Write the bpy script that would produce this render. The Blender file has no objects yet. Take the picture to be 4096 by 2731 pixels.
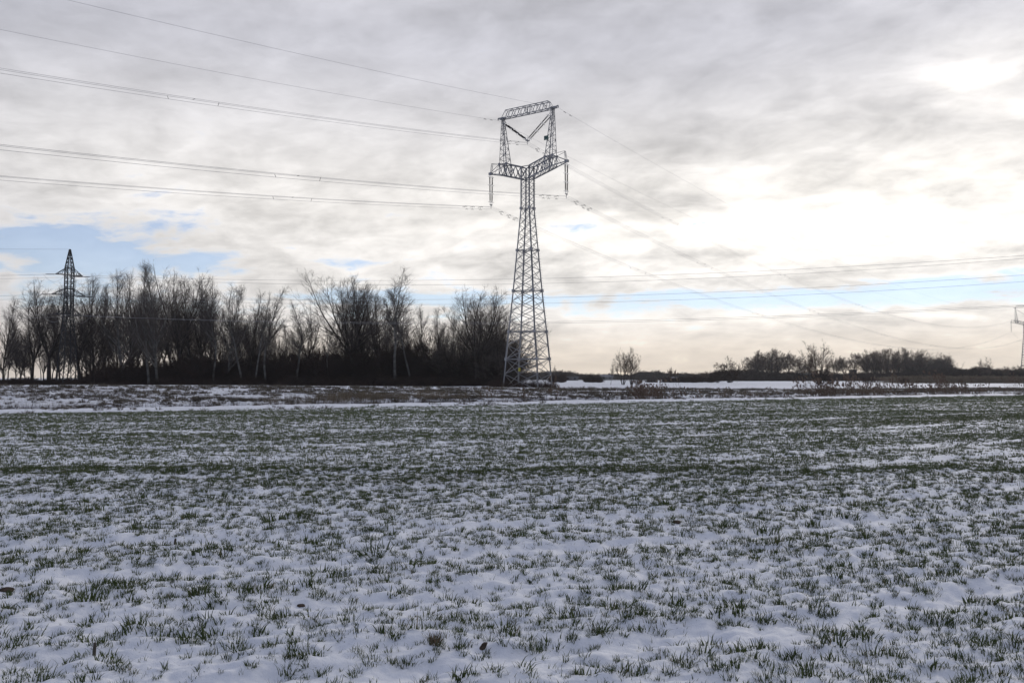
import bpy, math, random
import numpy as np
from mathutils import Vector, Matrix, Quaternion
random.seed(7)
SC = bpy.context.scene
COL = SC.collection
R = math.radians

# ------------------------------------------------------------------ camera, world, sun, exposure
F, CX, CY, EYE = 3306.0, 2048.0, 1365.5, 1.6
PITCH = math.atan(144.5 / F)
cam = bpy.data.objects.new('camera', bpy.data.cameras.new('camera')); COL.objects.link(cam)
cam.data.sensor_width = 36; cam.data.lens = 36 * F / 4096
cam.data.clip_start = 0.1; cam.data.clip_end = 30000
cam.location = (0, 0, EYE); cam.rotation_euler = (R(90) + PITCH, 0, 0)
SC.camera = cam
SC.view_settings.view_transform = 'Standard'; SC.view_settings.look = 'None'
SC.view_settings.exposure = 0; SC.view_settings.gamma = 1; SC.view_settings.use_curve_mapping = False
SC.cycles.use_denoising = True
SC.cycles.volume_bounces = 0; SC.cycles.sample_clamp_direct = 6; SC.cycles.sample_clamp_indirect = 3
SC.cycles.max_bounces = 5; SC.cycles.diffuse_bounces = 2; SC.cycles.glossy_bounces = 2
SC.cycles.transparent_max_bounces = 4

def angs(px, py):
    """azimuth (right of the view) and elevation, in radians, of a spot of the photograph"""
    v = (CY - py) / F; u = (px - CX) / F
    y = math.cos(PITCH) - v * math.sin(PITCH); z = math.sin(PITCH) + v * math.cos(PITCH)
    return math.atan2(u, y), math.atan2(z, math.hypot(u, y))

SUN_AZ, SUN_EL = R(29.5), R(17)
sl = bpy.data.lights.new('sun', 'SUN'); sl.energy = 0.85; sl.angle = R(10); sl.color = (1, .93, .82)
sun = bpy.data.objects.new('sun', sl); COL.objects.link(sun)
sd = Vector((math.sin(SUN_AZ) * math.cos(SUN_EL), math.cos(SUN_AZ) * math.cos(SUN_EL), math.sin(SUN_EL)))
sun.rotation_euler = sd.to_track_quat('Z', 'Y').to_euler()
sun.location = (60, 90, 60)

class E:
    """tiny expression builder over Math nodes"""
    def __init__(s, nt, sock): s.nt, s.k = nt, sock
    def op(s, o, *a, clamp=False):
        n = s.nt.nodes.new('ShaderNodeMath'); n.operation = o; n.use_clamp = clamp
        for i, v in enumerate((s,) + a):
            if isinstance(v, E): s.nt.links.new(v.k, n.inputs[i])
            else: n.inputs[i].default_value = v
        return E(s.nt, n.outputs[0])
    def __add__(s, o): return s.op('ADD', o)
    __radd__ = __add__
    def __sub__(s, o): return s.op('SUBTRACT', o)
    def __rsub__(s, o): return (s * -1) + o
    def __mul__(s, o): return s.op('MULTIPLY', o)
    __rmul__ = __mul__
    def __truediv__(s, o): return s.op('DIVIDE', o)
    def clamp(s): return s.op('ADD', 0.0, clamp=True)
    def smooth(s, a, b):
        n = s.nt.nodes.new('ShaderNodeMapRange'); n.interpolation_type = 'SMOOTHSTEP'
        s.nt.links.new(s.k, n.inputs['Value'])
        n.inputs['From Min'].default_value = a; n.inputs['From Max'].default_value = b
        return E(s.nt, n.outputs['Result'])
def gauss(az, el, a0, e0, sa, se):
    da = (az - a0) / sa; de = (el - e0) / se
    return ((da * da + de * de) * -1).op('EXPONENT')
def mixc(nt, f, a, b):
    n = nt.nodes.new('ShaderNodeMix'); n.data_type = 'RGBA'
    for i, v in ((0, f), (6, a), (7, b)):
        if isinstance(v, E): nt.links.new(v.k, n.inputs[i])
        elif isinstance(v, (int, float)): n.inputs[i].default_value = v
        elif isinstance(v, tuple): n.inputs[i].default_value = (*v[:3], 1)
        else: nt.links.new(v, n.inputs[i])
    return n.outputs[2]
def noise(nt, vec, scale, detail=6, rough=.55, dist=0.0, w=None):
    n = nt.nodes.new('ShaderNodeTexNoise')
    n.inputs['Scale'].default_value = scale; n.inputs['Detail'].default_value = detail
    n.inputs['Roughness'].default_value = rough; n.inputs['Distortion'].default_value = dist
    if vec is not None: nt.links.new(vec, n.inputs['Vector'])
    return E(nt, n.outputs['Fac'])

def build_world():
    w = bpy.data.worlds.new('World'); SC.world = w; w.use_nodes = True
    nt = w.node_tree; nt.nodes.clear()
    out = nt.nodes.new('ShaderNodeOutputWorld')
    tc = nt.nodes.new('ShaderNodeTexCoord')
    sp = nt.nodes.new('ShaderNodeSeparateXYZ'); nt.links.new(tc.outputs['Generated'], sp.inputs[0])
    x, y, z = (E(nt, sp.outputs[i]) for i in range(3))
    el = z.op('ARCSINE'); az = x.op('ARCTAN2', y)
    zz = z.op('MAXIMUM', 0.0) + 0.16
    def plane(kx, ky, off):
        c = nt.nodes.new('ShaderNodeCombineXYZ')
        nt.links.new((x / zz * kx + off).k, c.inputs[0]); nt.links.new((y / zz * ky + off * .37).k, c.inputs[1])
        return c.outputs[0]
    # cloud sheets lie in horizontal layers, so their noise is read on a plane overhead
    n1 = noise(nt, plane(.85, 1.1, 3.1), 1.3, 5, .50, .25)
    n2 = noise(nt, plane(.8, 1.2, 11.7), 3.0, 7, .55, .5)
    n3 = noise(nt, plane(.55, 1.0, 27.3), .55, 6, .58, .2)
    cd = nt.nodes.new('ShaderNodeCombineXYZ')
    nt.links.new((x * 6.5).k, cd.inputs[0]); nt.links.new((y * 6.5).k, cd.inputs[1]); nt.links.new((z * 16.0 - x * 1.2).k, cd.inputs[2])
    n4 = noise(nt, cd.outputs[0], 1.5, 7, .56, .45)
    n5 = noise(nt, cd.outputs[0], 4.6, 6, .55, .3)
    hi = el.smooth(R(5), R(21))                       # the grey sheet thickens overhead
    # blue gaps
    G = lambda px, py, sx, sy: gauss(az, el, *angs(px, py), sx / F, sy / F)
    gaps = (G(250, 985, 600, 110) * 1.30 + G(640, 905, 330, 40) * .55 + G(1590, 862, 200, 20) * .55
            + G(2250, 905, 300, 18) * .50 + G(100, 1190, 500, 26) * .6 + G(1330, 1050, 380, 20) * .38 + G(900, 1080, 300, 30) * .35
            + G(2300, 1205, 1700, 34) * .80 + G(3650, 1175, 900, 62) * .85 + G(1700, 1190, 500, 30) * .5 + G(2600, 990, 260, 18) * .35
            + G(1180, 760, 320, 40) * .15 + G(280, 640, 260, 40) * .12 + G(1200, 1255, 900, 20) * .35 + G(3900, 900, 240, 14) * .35)
    g = (gaps + (n2 - .5) * 2.6 + (n1 - .5) * .9 + (n4 - .5) * 2.4 + (n5 - .5) * 1.6 - hi * .55).smooth(.28, 1.02)
    # cloud brightness
    n2s = (n2 - .5); n1s = (n1 - .5)
    glow = (G(3760, 880, 1000, 260) * .24 + G(3900, 330, 760, 330) * .12 + G(2700, 930, 1000, 220) * .12
            + G(3300, 1260, 900, 40) * .16 + G(3880, 315, 90, 45) * .40 + G(3960, 270, 240, 120) * .16)
    lo = el.smooth(R(.5), R(6.5)) * .6 + .4
    b = 1.0 + n2s * (.50 - .15 * hi) * lo + n1s * .36 * lo + (n3 - .5) * .28 + (n4 - .5) * (1.15 - .60 * hi) * lo + (n5 - .5) * (.66 - .40 * hi) * lo + gaps * .10
    low = mixc(nt, el.smooth(R(.2), R(5.0)), (1.0, .86, .70), (.88, .85, .82))
    base = mixc(nt, el.smooth(R(11), R(23)), low, (.60, .60, .655))
    # away from the sun and overhead the same sheet goes on, unlit from behind and so bluer and darker
    away = ((x * sd.x + y * sd.y + z * sd.z) * -1).smooth(-.80, .35)
    base = mixc(nt, away, base, (.225, .268, .395))
    vm = nt.nodes.new('ShaderNodeVectorMath'); vm.operation = 'SCALE'
    nt.links.new(base, vm.inputs[0]); nt.links.new((b * 1.0).k, vm.inputs['Scale'])
    gl = nt.nodes.new('ShaderNodeVectorMath'); gl.operation = 'SCALE'; gl.inputs[0].default_value = (1.0, .94, .82)
    nt.links.new((glow * (1.0 + n2s * 3.8 + n1s * 1.6 + (n4 - .5) * 1.8)).op('MAXIMUM', 0.0).k, gl.inputs['Scale'])
    ad = nt.nodes.new('ShaderNodeVectorMath'); ad.operation = 'ADD'
    nt.links.new(vm.outputs[0], ad.inputs[0]); nt.links.new(gl.outputs[0], ad.inputs[1])
    bgc = nt.nodes.new('ShaderNodeBackground'); nt.links.new(ad.outputs[0], bgc.inputs[0]); bgc.inputs[1].default_value = 1.0
    sky = nt.nodes.new('ShaderNodeTexSky'); sky.sky_type = 'NISHITA'; sky.sun_disc = False
    sky.sun_elevation = SUN_EL; sky.sun_rotation = SUN_AZ; sky.air_density = 1.0; sky.dust_density = 0.0; sky.ozone_density = 3.0
    # thin veil of white over the blue
    tint = nt.nodes.new('ShaderNodeVectorMath'); tint.operation = 'MULTIPLY'; tint.inputs[1].default_value = (1.03, .91, 1.0)   # camera white balance
    nt.links.new(sky.outputs[0], tint.inputs[0])
    bgs = nt.nodes.new('ShaderNodeBackground'); nt.links.new(tint.outputs[0], bgs.inputs[0]); bgs.inputs[1].default_value = 0.13
    mx = nt.nodes.new('ShaderNodeMixShader')
    nt.links.new((g * .78).k, mx.inputs[0]); nt.links.new(bgc.outputs[0], mx.inputs[1]); nt.links.new(bgs.outputs[0], mx.inputs[2])
    nt.links.new(mx.outputs[0], out.inputs[0])
    w.cycles.sampling_method = 'MANUAL'; w.cycles.sample_map_resolution = 512
build_world()

# ------------------------------------------------------------------ helpers
def at(px, py, D):
    """the world point at distance D (along y) seen at a spot of the photograph"""
    v = (CY - py) / F; u = (px - CX) / F
    y = math.cos(PITCH) - v * math.sin(PITCH); z = math.sin(PITCH) + v * math.cos(PITCH)
    return Vector((u / y * D, D, EYE + z / y * D))

def tag(o, label=None, cat=None, group=None, kind=None):
    if label: o['label'] = label
    if cat: o['category'] = cat
    if group: o['group'] = group
    if kind: o['kind'] = kind
    return o
def link(name, data, parent=None, loc=None, rot=None):
    o = bpy.data.objects.new(name, data); COL.objects.link(o)
    if parent: o.parent = parent
    if loc is not None: o.location = loc
    if rot is not None: o.rotation_euler = rot
    return o
def np_mesh(name, V, Fq, mats=(), midx=None, smooth=False):
    """V (n,3), Fq (m,k) with k = 3 or 4, or a list of such arrays"""
    me = bpy.data.meshes.new(name)
    Fs = Fq if isinstance(Fq, list) else [Fq]
    Fs = [f for f in Fs if len(f)]
    V = np.asarray(V, np.float32)
    me.vertices.add(len(V)); me.vertices.foreach_set('co', V.ravel())
    tot = sum(len(f) for f in Fs); loops = sum(f.size for f in Fs)
    if tot:
        me.loops.add(loops); me.polygons.add(tot)
        me.loops.foreach_set('vertex_index', np.concatenate([f.ravel() for f in Fs]).astype(np.int32))
        sizes = np.concatenate([np.full(len(f), f.shape[1]) for f in Fs])
        st = np.zeros(tot, np.int32); st[1:] = np.cumsum(sizes)[:-1]
        me.polygons.foreach_set('loop_start', st)
        if midx is not None: me.polygons.foreach_set('material_index', np.asarray(midx, np.int32))
        me.polygons.foreach_set('use_smooth', np.full(tot, smooth, bool))
    for m in mats: me.materials.append(m)
    me.update(calc_edges=True)
    return me

def tubes(pts, rad, k=3):
    """pts (N,S,3), rad (N,S) -> verts, quads of open tubes"""
    N, S, _ = pts.shape
    T = np.gradient(pts, axis=1); T /= np.linalg.norm(T, axis=2, keepdims=True) + 1e-9
    ref = np.zeros_like(T); ref[..., 0] = .83; ref[..., 1] = .55
    ref[np.abs((T * ref).sum(-1)) > .9] = (0, 0, 1)
    A = np.cross(T, ref); A /= np.linalg.norm(A, axis=2, keepdims=True) + 1e-9
    B = np.cross(T, A)
    an = np.arange(k) * 2 * np.pi / k
    V = pts[:, :, None, :] + rad[:, :, None, None] * (A[:, :, None, :] * np.cos(an)[None, None, :, None] + B[:, :, None, :] * np.sin(an)[None, None, :, None])
    V = V.reshape(-1, 3)
    n, s, j = np.meshgrid(np.arange(N), np.arange(S - 1), np.arange(k), indexing='ij')
    b = (n * S + s) * k
    q = np.stack([b + j, b + (j + 1) % k, b + k + (j + 1) % k, b + k + j], -1).reshape(-1, 4)
    return V, q
def join(parts):
    Vs, Qs, o = [], [], 0
    for V, q in parts:
        Vs.append(V); Qs.append(q + o); o += len(V)
    return np.concatenate(Vs), np.concatenate(Qs)

def _hash(ix, iy, seed):
    h = (ix.astype(np.int64) * 374761393 + iy.astype(np.int64) * 668265263 + seed * 974634777) & 0xffffffff
    h = ((h ^ (h >> 13)) * 1274126177) & 0xffffffff
    return ((h ^ (h >> 16)) & 0xffff) / 65535.0
def vnoise(x, y, seed=0):
    ix, iy = np.floor(x), np.floor(y); fx, fy = x - ix, y - iy
    fx = fx * fx * (3 - 2 * fx); fy = fy * fy * (3 - 2 * fy)
    ix, iy = ix.astype(np.int64), iy.astype(np.int64)
    a, b = _hash(ix, iy, seed), _hash(ix + 1, iy, seed)
    c, d = _hash(ix, iy + 1, seed), _hash(ix + 1, iy + 1, seed)
    return (a + (b - a) * fx) * (1 - fy) + (c + (d - c) * fx) * fy
def fbm(x, y, seed=0, oct=4, g=.5):
    v = np.zeros_like(x); a, t = 1.0, 0.0
    for o in range(oct):
        v += a * vnoise(x * 2 ** o + 13.7 * o, y * 2 ** o + 7.1 * o, seed + o); t += a; a *= g
    return v / t
def sstep(a, b, x):
    t = np.clip((x - a) / (b - a), 0, 1); return t * t * (3 - 2 * t)

# ------------------------------------------------------------------ materials
def mat(name, col, rough=.8, metal=0.0, var=0.0, vscale=3.0, col2=None, bump=0.0, bscale=20.0, spec=.3, coord='Object'):
    m = bpy.data.materials.new(name); m.use_nodes = True; nt = m.node_tree
    p = nt.nodes['Principled BSDF']
    p.inputs['Roughness'].default_value = rough; p.inputs['Metallic'].default_value = metal
    p.inputs['Specular IOR Level'].default_value = spec
    tc = nt.nodes.new('ShaderNodeTexCoord')
    c2 = col2 or tuple(min(1, c * (1 + var)) for c in col); c1 = col if col2 else tuple(c * (1 - var) for c in col)
    n = noise(nt, tc.outputs[coord], vscale, 5, .6)
    nt.links.new(mixc(nt, n.smooth(.33, .67), c1, c2), p.inputs['Base Color'])
    if bump:
        bp = nt.nodes.new('ShaderNodeBump'); bp.inputs['Strength'].default_value = bump; bp.inputs['Distance'].default_value = .02
        nt.links.new(noise(nt, tc.outputs[coord], bscale, 4).k, bp.inputs['Height']); nt.links.new(bp.outputs[0], p.inputs['Normal'])
    return m
M_steel = mat('galvanised_steel', (.30, .295, .29), .55, .35, .3, 1.5, bump=.1, bscale=8, spec=.5)
M_steel_old = mat('weathered_steel', (.05, .05, .05), .7, .3, .3, 2)
M_insul = mat('dark_insulator_glaze', (.035, .028, .03), .3, 0, .2, 3, spec=.5)
M_fit = mat('fitting_metal', (.32, .33, .35), .4, .7, .2, 4)
M_wire = mat('aluminium_conductor', (.30, .30, .31), .5, .5, .2, 1)
M_damper = mat('damper_iron', (.05, .05, .055), .7, .2, .2, 1)
M_bark = mat('dark_bark', (.032, .026, .022), .95, 0, 0, 1.2, col2=(.07, .058, .048), bump=.4, bscale=14, spec=.1)
M_barkp = mat('pale_poplar_bark', (.09, .085, .075), .95, 0, 0, .9, col2=(.19, .18, .16), bump=.4, bscale=12, spec=.1)
M_twig = mat('twig_bark', (.10, .082, .070), .95, 0, .3, .4, spec=.08)
M_twigw = mat('warm_twig_bark', (.12, .085, .065), .95, 0, .3, .4, spec=.08)
M_shrub = mat('shrub_stems', (.035, .026, .022), .95, 0, 0, .3, col2=(.075, .045, .033), spec=.08)
M_green_sign = mat('green_enamel_plate', (.02, .10, .07), .5, 0, .1, 3)
M_yellow = mat('yellow_enamel_plate', (.65, .55, .05), .5, 0, .05, 3)
M_black = mat('black_print', (.02, .02, .02), .6)
M_white = mat('white_print', (.7, .7, .7), .6)
M_soil = mat('frozen_soil', (.035, .026, .020), .95, 0, 0, 14, col2=(.11, .08, .06), bump=.6, bscale=40, spec=.1)
M_straw = mat('dry_straw', (.17, .12, .08), .9, 0, .35, 6, spec=.1)
M_wood = mat('grey_wood', (.09, .075, .06), .9, 0, .3, 8, bump=.4, bscale=30)
M_conc = mat('concrete_footing', (.28, .27, .26), .9, 0, .2, 5, bump=.3)

def leaf_mat(name, c1, c2, vs, trans=.25):
    m = bpy.data.materials.new(name); m.use_nodes = True; nt = m.node_tree
    p = nt.nodes['Principled BSDF']; p.inputs['Roughness'].default_value = .6; p.inputs['Specular IOR Level'].default_value = .25
    geo = nt.nodes.new('ShaderNodeNewGeometry')
    n = noise(nt, geo.outputs['Position'], vs, 3, .6)
    oi = nt.nodes.new('ShaderNodeObjectInfo')
    f = (n * .7 + E(nt, geo.outputs['Random Per Island']) * .3).smooth(.3, .7)
    c = mixc(nt, f, c1, c2); nt.links.new(c, p.inputs['Base Color'])
    tr = nt.nodes.new('ShaderNodeBsdfTranslucent'); nt.links.new(c, tr.inputs[0])
    mx = nt.nodes.new('ShaderNodeMixShader'); mx.inputs[0].default_value = trans
    nt.links.new(p.outputs[0], mx.inputs[1]); nt.links.new(tr.outputs[0], mx.inputs[2])
    nt.links.new(mx.outputs[0], nt.nodes['Material Output'].inputs[0])
    return m
M_crop = leaf_mat('young_wheat_blades', (.034, .054, .016), (.072, .094, .028), 1.7)
M_cropf = leaf_mat('frosted_wheat_blades', (.062, .080, .034), (.120, .140, .064), .9)
M_dead = leaf_mat('withered_blades', (.16, .12, .06), (.24, .18, .10), 3)
M_dry = leaf_mat('dry_bank_grass', (.055, .046, .034), (.13, .105, .072), .35, .15)
M_sedge = leaf_mat('dark_sedge', (.030, .024, .019), (.070, .055, .040), .3, .12)
M_reed = leaf_mat('reed_stems', (.13, .105, .072), (.23, .185, .13), .4, .2)
M_plume = leaf_mat('reed_plumes', (.12, .085, .065), (.21, .155, .12), 1, .3)

def ground_mat(name, snow, thinattr, pscale, stretch, bare1, bare2, base_cut, edge=.05, bump=.5):
    m = bpy.data.materials.new(name); m.use_nodes = True; nt = m.node_tree
    p = nt.nodes['Principled BSDF']; p.inputs['Roughness'].default_value = .75; p.inputs['Specular IOR Level'].default_value = .15
    tc = nt.nodes.new('ShaderNodeTexCoord')
    mp = nt.nodes.new('ShaderNodeMapping'); mp.inputs['Rotation'].default_value = (0, 0, -stretch[2]); mp.inputs['Scale'].default_value = (stretch[0], stretch[1], 1)
    nt.links.new(tc.outputs['Object'], mp.inputs[0])
    at_ = nt.nodes.new('ShaderNodeAttribute'); at_.attribute_name = thinattr
    thin = E(nt, at_.outputs['Fac'])
    n = noise(nt, mp.outputs[0], pscale, 6, .68)
    nn = noise(nt, mp.outputs[0], pscale * .13, 3, .5)
    f = (n + (nn - .5) * .35 + thin - base_cut).smooth(-edge, edge)
    crumbs = (noise(nt, tc.outputs['Object'], 34, 4, .7) + thin * .25).smooth(.665, .70) * .75
    f = f.op('MAXIMUM', crumbs)
    bare = mixc(nt, noise(nt, tc.outputs['Object'], pscale * .6, 3).smooth(.35, .65), bare1, bare2)
    sn = mixc(nt, noise(nt, tc.outputs['Object'], .8, 3).smooth(.3, .7), tuple(c * .97 for c in snow), snow)
    nt.links.new(mixc(nt, f, sn, bare), p.inputs['Base Color'])
    bp = nt.nodes.new('ShaderNodeBump'); bp.inputs['Strength'].default_value = bump; bp.inputs['Distance'].default_value = .02
    h = noise(nt, tc.outputs['Object'], 13, 6, .68) * 1.3 + noise(nt, tc.outputs['Object'], 120, 3, .6) * .16 - f * .5
    nt.links.new(h.k, bp.inputs['Height']); nt.links.new(bp.outputs[0], p.inputs['Normal'])
    return m
ROWANG = math.atan(.55)
M_field = ground_mat('snowy_crop_field', (.765, .785, .835), 'thin', 9.0, (.6, 1.25, R(20)), (.045, .055, .028), (.055, .048, .034), 1.07, .09)
M_bank = ground_mat('snowy_bank', (.765, .785, .835), 'thin', 3.6, (.8, 1.2, ROWANG), (.045, .034, .024), (.08, .060, .042), 1.0, .04)
M_meadow = ground_mat('snowy_meadow', (.765, .785, .835), 'thin', 1.1, (.5, 1.6, ROWANG), (.05, .06, .03), (.07, .055, .04), 1.02, .06)
M_rest = M_meadow

# ------------------------------------------------------------------ terrain
def sdist(x, y): return (y - 53 - .55 * x) * .876          # distance beyond the near edge of the ditch
def rowc(x): return .33 * x + .24 * 8 * np.log(np.cosh(np.clip(x / 8, -40, 40)))
FUR = [4.9, 6.35, 7.75, 9.2, 10.9, 12.7, 14.9, 17.7, 21.0, 26.5, 31.5, 37]
def furrow(g):
    d = np.full_like(g, 9.0); w = np.zeros_like(g)
    for i, f in enumerate(FUR):
        e = np.exp(-((g - f) / (.15 + .006 * f)) ** 2) * (1.0 if i % 3 != 1 else .45); w = np.maximum(w, e)
    return w
def thinness(x, y):
    """how thin the snow lies on the field: bands along the drill rows"""
    g = y - rowc(x) + .6 * (fbm(x * .15, y * .15, 71, 2) - .5)
    r = sstep(0, 18, x)
    t = .06 + .22 * sstep(6.5, 12, g)
    t = t + .12 * sstep(12.0, 13.8, g) * (1 - sstep(16.0, 19, g)) - .06 * sstep(17, 19, g)
    t = t + .36 * np.exp(-((g - 23.7) / (.40 + 1.3 * r)) ** 2) + .06 * sstep(24.4, 26, g) + .12 * r * np.exp(-((g - 27.5) / 3) ** 2)
    t = t + .14 * (fbm(x * .20, g * .7, 5, 4) - .5) * 2 + .05 * (vnoise(x * .03, g * 1.8, 9) - .5) * 2
    s = sdist(x, y)
    t = t * (1 - sstep(-4.8, -3.2, s)) - .3 * furrow(g) * (1 - sstep(20, 40, y))
    return np.clip(t, -.3, 1)
def height(x, y):
    D = np.maximum(y, 2.0); s = sdist(x, y); g = y - rowc(x)
    fine = 1 - sstep(18, 60, D)
    field = (.024 * (fbm(x * 1.6, g * 2.4, 1, 5, .6) - .5) * (.35 + .65 * fine) * 2 + .034 * (fbm(x * 6.2, g * 8.5, 19, 3) - .5) * 2 * fine + .030 * (vnoise(x * .5, y * .5, 3) - .5)
             + .028 * (np.abs(vnoise(x * 3.3, g * 5.5, 17) - .5) * 2 - .5) * fine)
    field = field - furrow(g) * .045 * (1 - sstep(12, 30, D)) + .035 * np.exp(-((g - np.round(g / 1.45) * 1.45) / .25) ** 2) * 0
    verge = .10 * sstep(-3.8, -1.8, s) * (1 - sstep(-.4, .6, s)) + .08 * (fbm(x * .6, y * .6, 8, 3) - .5) * sstep(-5, -2, s)
    ditch = -1.15 * sstep(-.2, 1.8, s) * (1 - sstep(3.6, 9.0, s))
    zr = .98 * (1 - sstep(-48, 12, x)) + .36 * sstep(-48, 0, x) * (1 - sstep(8, 45, x))
    bank = zr * sstep(5, 29, s) * (1 - sstep(36, 60, s)) * 1.0
    rough = .16 * (fbm(x * .9, y * .9, 21, 3) - .5) * sstep(4, 8, s) * (1 - sstep(28, 36, s))
    far = .10 * (fbm(x * .05, y * .05, 33, 2) - .5) * sstep(40, 90, s)
    return field * (1 - sstep(-1, 1, s)) + verge + ditch + bank + rough + far
def H1(x, y): return float(height(np.array([float(x)]), np.array([float(y)]))[0])

def build_ground():
    inv = np.linspace(1 / 3.2, 1 / 62.0, 420)
    D = np.concatenate([[1.0, 1.6, 2.4], 1 / inv, np.linspace(63, 130, 110), np.geomspace(132, 3000, 50)])
    # more rows where the ditch and its banks lie
    D = np.unique(np.concatenate([D, np.linspace(34, 100, 160)]))
    u = np.concatenate([np.array([-12, -7, -4, -2.6, -1.8, -1.35, -1.1, -.95, -.86]), np.linspace(-.8, .8, 640), np.array([.86, .95, 1.1, 1.35, 1.8, 2.6, 4, 7, 12])])
    U, DD = np.meshgrid(u, D); X = U * DD; Y = DD + 0 * U
    Z = height(X, Y)
    V = np.stack([X, Y, Z], -1).reshape(-1, 3)
    nr, nc = X.shape
    i, j = np.meshgrid(np.arange(nr - 1), np.arange(nc - 1), indexing='ij'); b = i * nc + j
    Q = np.stack([b, b + 1, b + nc + 1, b + nc], -1).reshape(-1, 4)
    S = sdist(X, Y); Sm = S[:-1, :-1].ravel()
    masks = [('field', Sm < -3.2, M_field), ('ditch_bank', (Sm >= -3.2) & (Sm < 33), M_bank), ('meadow', Sm >= 33, M_meadow)]
    for name, mk, m in masks:
        q = Q[mk]; used, inv_ = np.unique(q.ravel(), return_inverse=True)
        v = V[used]; me = np_mesh(name, v, inv_.reshape(-1, 4), [m], smooth=True)
        x, y = v[:, 0].astype(float), v[:, 1].astype(float); s = sdist(x, y)
        if name == 'field': t = thinness(x, y) + .20 * sstep(-9, -5, s) * (fbm(x * .8, y * .8, 90, 3) - .62) * 3 * sstep(-6.5, -5, s) * 0
        elif name == 'ditch_bank':
            left = 1 - sstep(-5, 25, x)
            t = .43 * sstep(-.3, .6, s) * (1 - sstep(3.5, 6, s)) + (.25 + .16 * left) * sstep(5, 8, s) * (1 - sstep(24, 31, s)) + .28 * (fbm(x * .12, y * .25, 55, 3) - .5) * sstep(4, 8, s)
            t = t + .22 * sstep(-3.4, -2.2, s) * (1 - sstep(-1.8, -.8, s)) * (.5 + vnoise(x * .4, y * .4, 66))
        else:
            t = .12 + .25 * (fbm(x * .02, y * .03, 44, 3) - .5) + .45 * sstep(.52, .6, fbm(x * .006 + 3, y * .02, 12, 2)) * sstep(150, 240, y)
        a = me.attributes.new('thin', 'FLOAT', 'POINT'); a.data.foreach_set('value', t.astype(np.float32))
        tag(link(name, me), kind='structure')
    v = np.array([(-36000, 3000, 0), (-12, 1, 0), (12, 1, 0), (36000, 3000, 0), (-36000, -900, 0), (-12, -900, 0), (12, -900, 0), (36000, -900, 0)], float)
    v[:, 2] = [0, H1(-12, 1), H1(12, 1), 0, 0, 0, 0, 0]
    me = np_mesh('snowy_ground', v, np.array([(4, 5, 1, 0), (5, 6, 2, 1), (6, 7, 3, 2)]), [M_rest])
    tag(link('snowy_ground', me), kind='structure')
build_ground()

# ------------------------------------------------------------------ scattering: variants and points live in one object
def scatter(name, variants, mats, P, rot, scl, pick, label=None):
    """variants: list of (V, Q, matidx). One mesh holds them and the loose points; a node group turns points into copies."""
    nv = len(variants)
    Vs, Qs, Ms, vid, o = [], [], [], [], 0
    for k, (V, q, mi) in enumerate(variants):
        Vs.append(V); Qs.append(q + o); Ms.append(np.broadcast_to(mi, (len(q),))); vid.append(np.full(len(V), k)); o += len(V)
    n = len(P)
    Vs.append(P); vid.append(np.full(n, -1))
    V = np.concatenate(Vs)
    me = np_mesh(name, V, np.concatenate(Qs), mats, np.concatenate(Ms))
    def attr(nm, typ, key, val, w):
        a = me.attributes.new(nm, typ, 'POINT'); full = np.zeros((len(V),) + ((w,) if w > 1 else ()), np.float32 if typ != 'INT' else np.int32)
        full[o:] = val; a.data.foreach_set(key, full.ravel()); return a
    a = me.attributes.new('vid', 'INT', 'POINT'); a.data.foreach_set('value', np.concatenate(vid).astype(np.int32))
    attr('rot', 'FLOAT_VECTOR', 'vector', rot, 3); attr('scl', 'FLOAT_VECTOR', 'vector', scl, 3); attr('pick', 'INT', 'value', pick, 1)
    ob = link(name, me); tag(ob, kind='stuff', label=label)
    ng = bpy.data.node_groups.new(name + '_nodes', 'GeometryNodeTree')
    ng.interface.new_socket('Geometry', in_out='INPUT', socket_type='NodeSocketGeometry')
    ng.interface.new_socket('Geometry', in_out='OUTPUT', socket_type='NodeSocketGeometry')
    nd, ln = ng.nodes, ng.links
    gi, go = nd.new('NodeGroupInput'), nd.new('NodeGroupOutput')
    def na(nm, typ):
        x = nd.new('GeometryNodeInputNamedAttribute'); x.data_type = typ; x.inputs['Name'].default_value = nm; return x.outputs['Attribute']
    v = na('vid', 'INT')
    def sep(k):
        c = nd.new('FunctionNodeCompare'); c.data_type = 'INT'; c.operation = 'EQUAL'
        ln.new(v, c.inputs[2]); c.inputs[3].default_value = k
        s = nd.new('GeometryNodeSeparateGeometry'); s.domain = 'POINT'
        ln.new(gi.outputs[0], s.inputs[0]); ln.new(c.outputs[0], s.inputs['Selection']); return s.outputs[0]
    jn = nd.new('GeometryNodeJoinGeometry')
    for k in reversed(range(nv)):
        g = nd.new('GeometryNodeGeometryToInstance'); ln.new(sep(k), g.inputs[0]); ln.new(g.outputs[0], jn.inputs[0])
    ip = nd.new('GeometryNodeInstanceOnPoints')
    ln.new(sep(-1), ip.inputs['Points']); ln.new(jn.outputs[0], ip.inputs['Instance'])
    ip.inputs['Pick Instance'].default_value = True
    ln.new(na('pick', 'INT'), ip.inputs['Instance Index'])
    ln.new(na('rot', 'FLOAT_VECTOR'), ip.inputs['Rotation']); ln.new(na('scl', 'FLOAT_VECTOR'), ip.inputs['Scale'])
    ln.new(ip.outputs[0], go.inputs[0])
    md = ob.modifiers.new('scatter', 'NODES'); md.node_group = ng
    return ob

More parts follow.
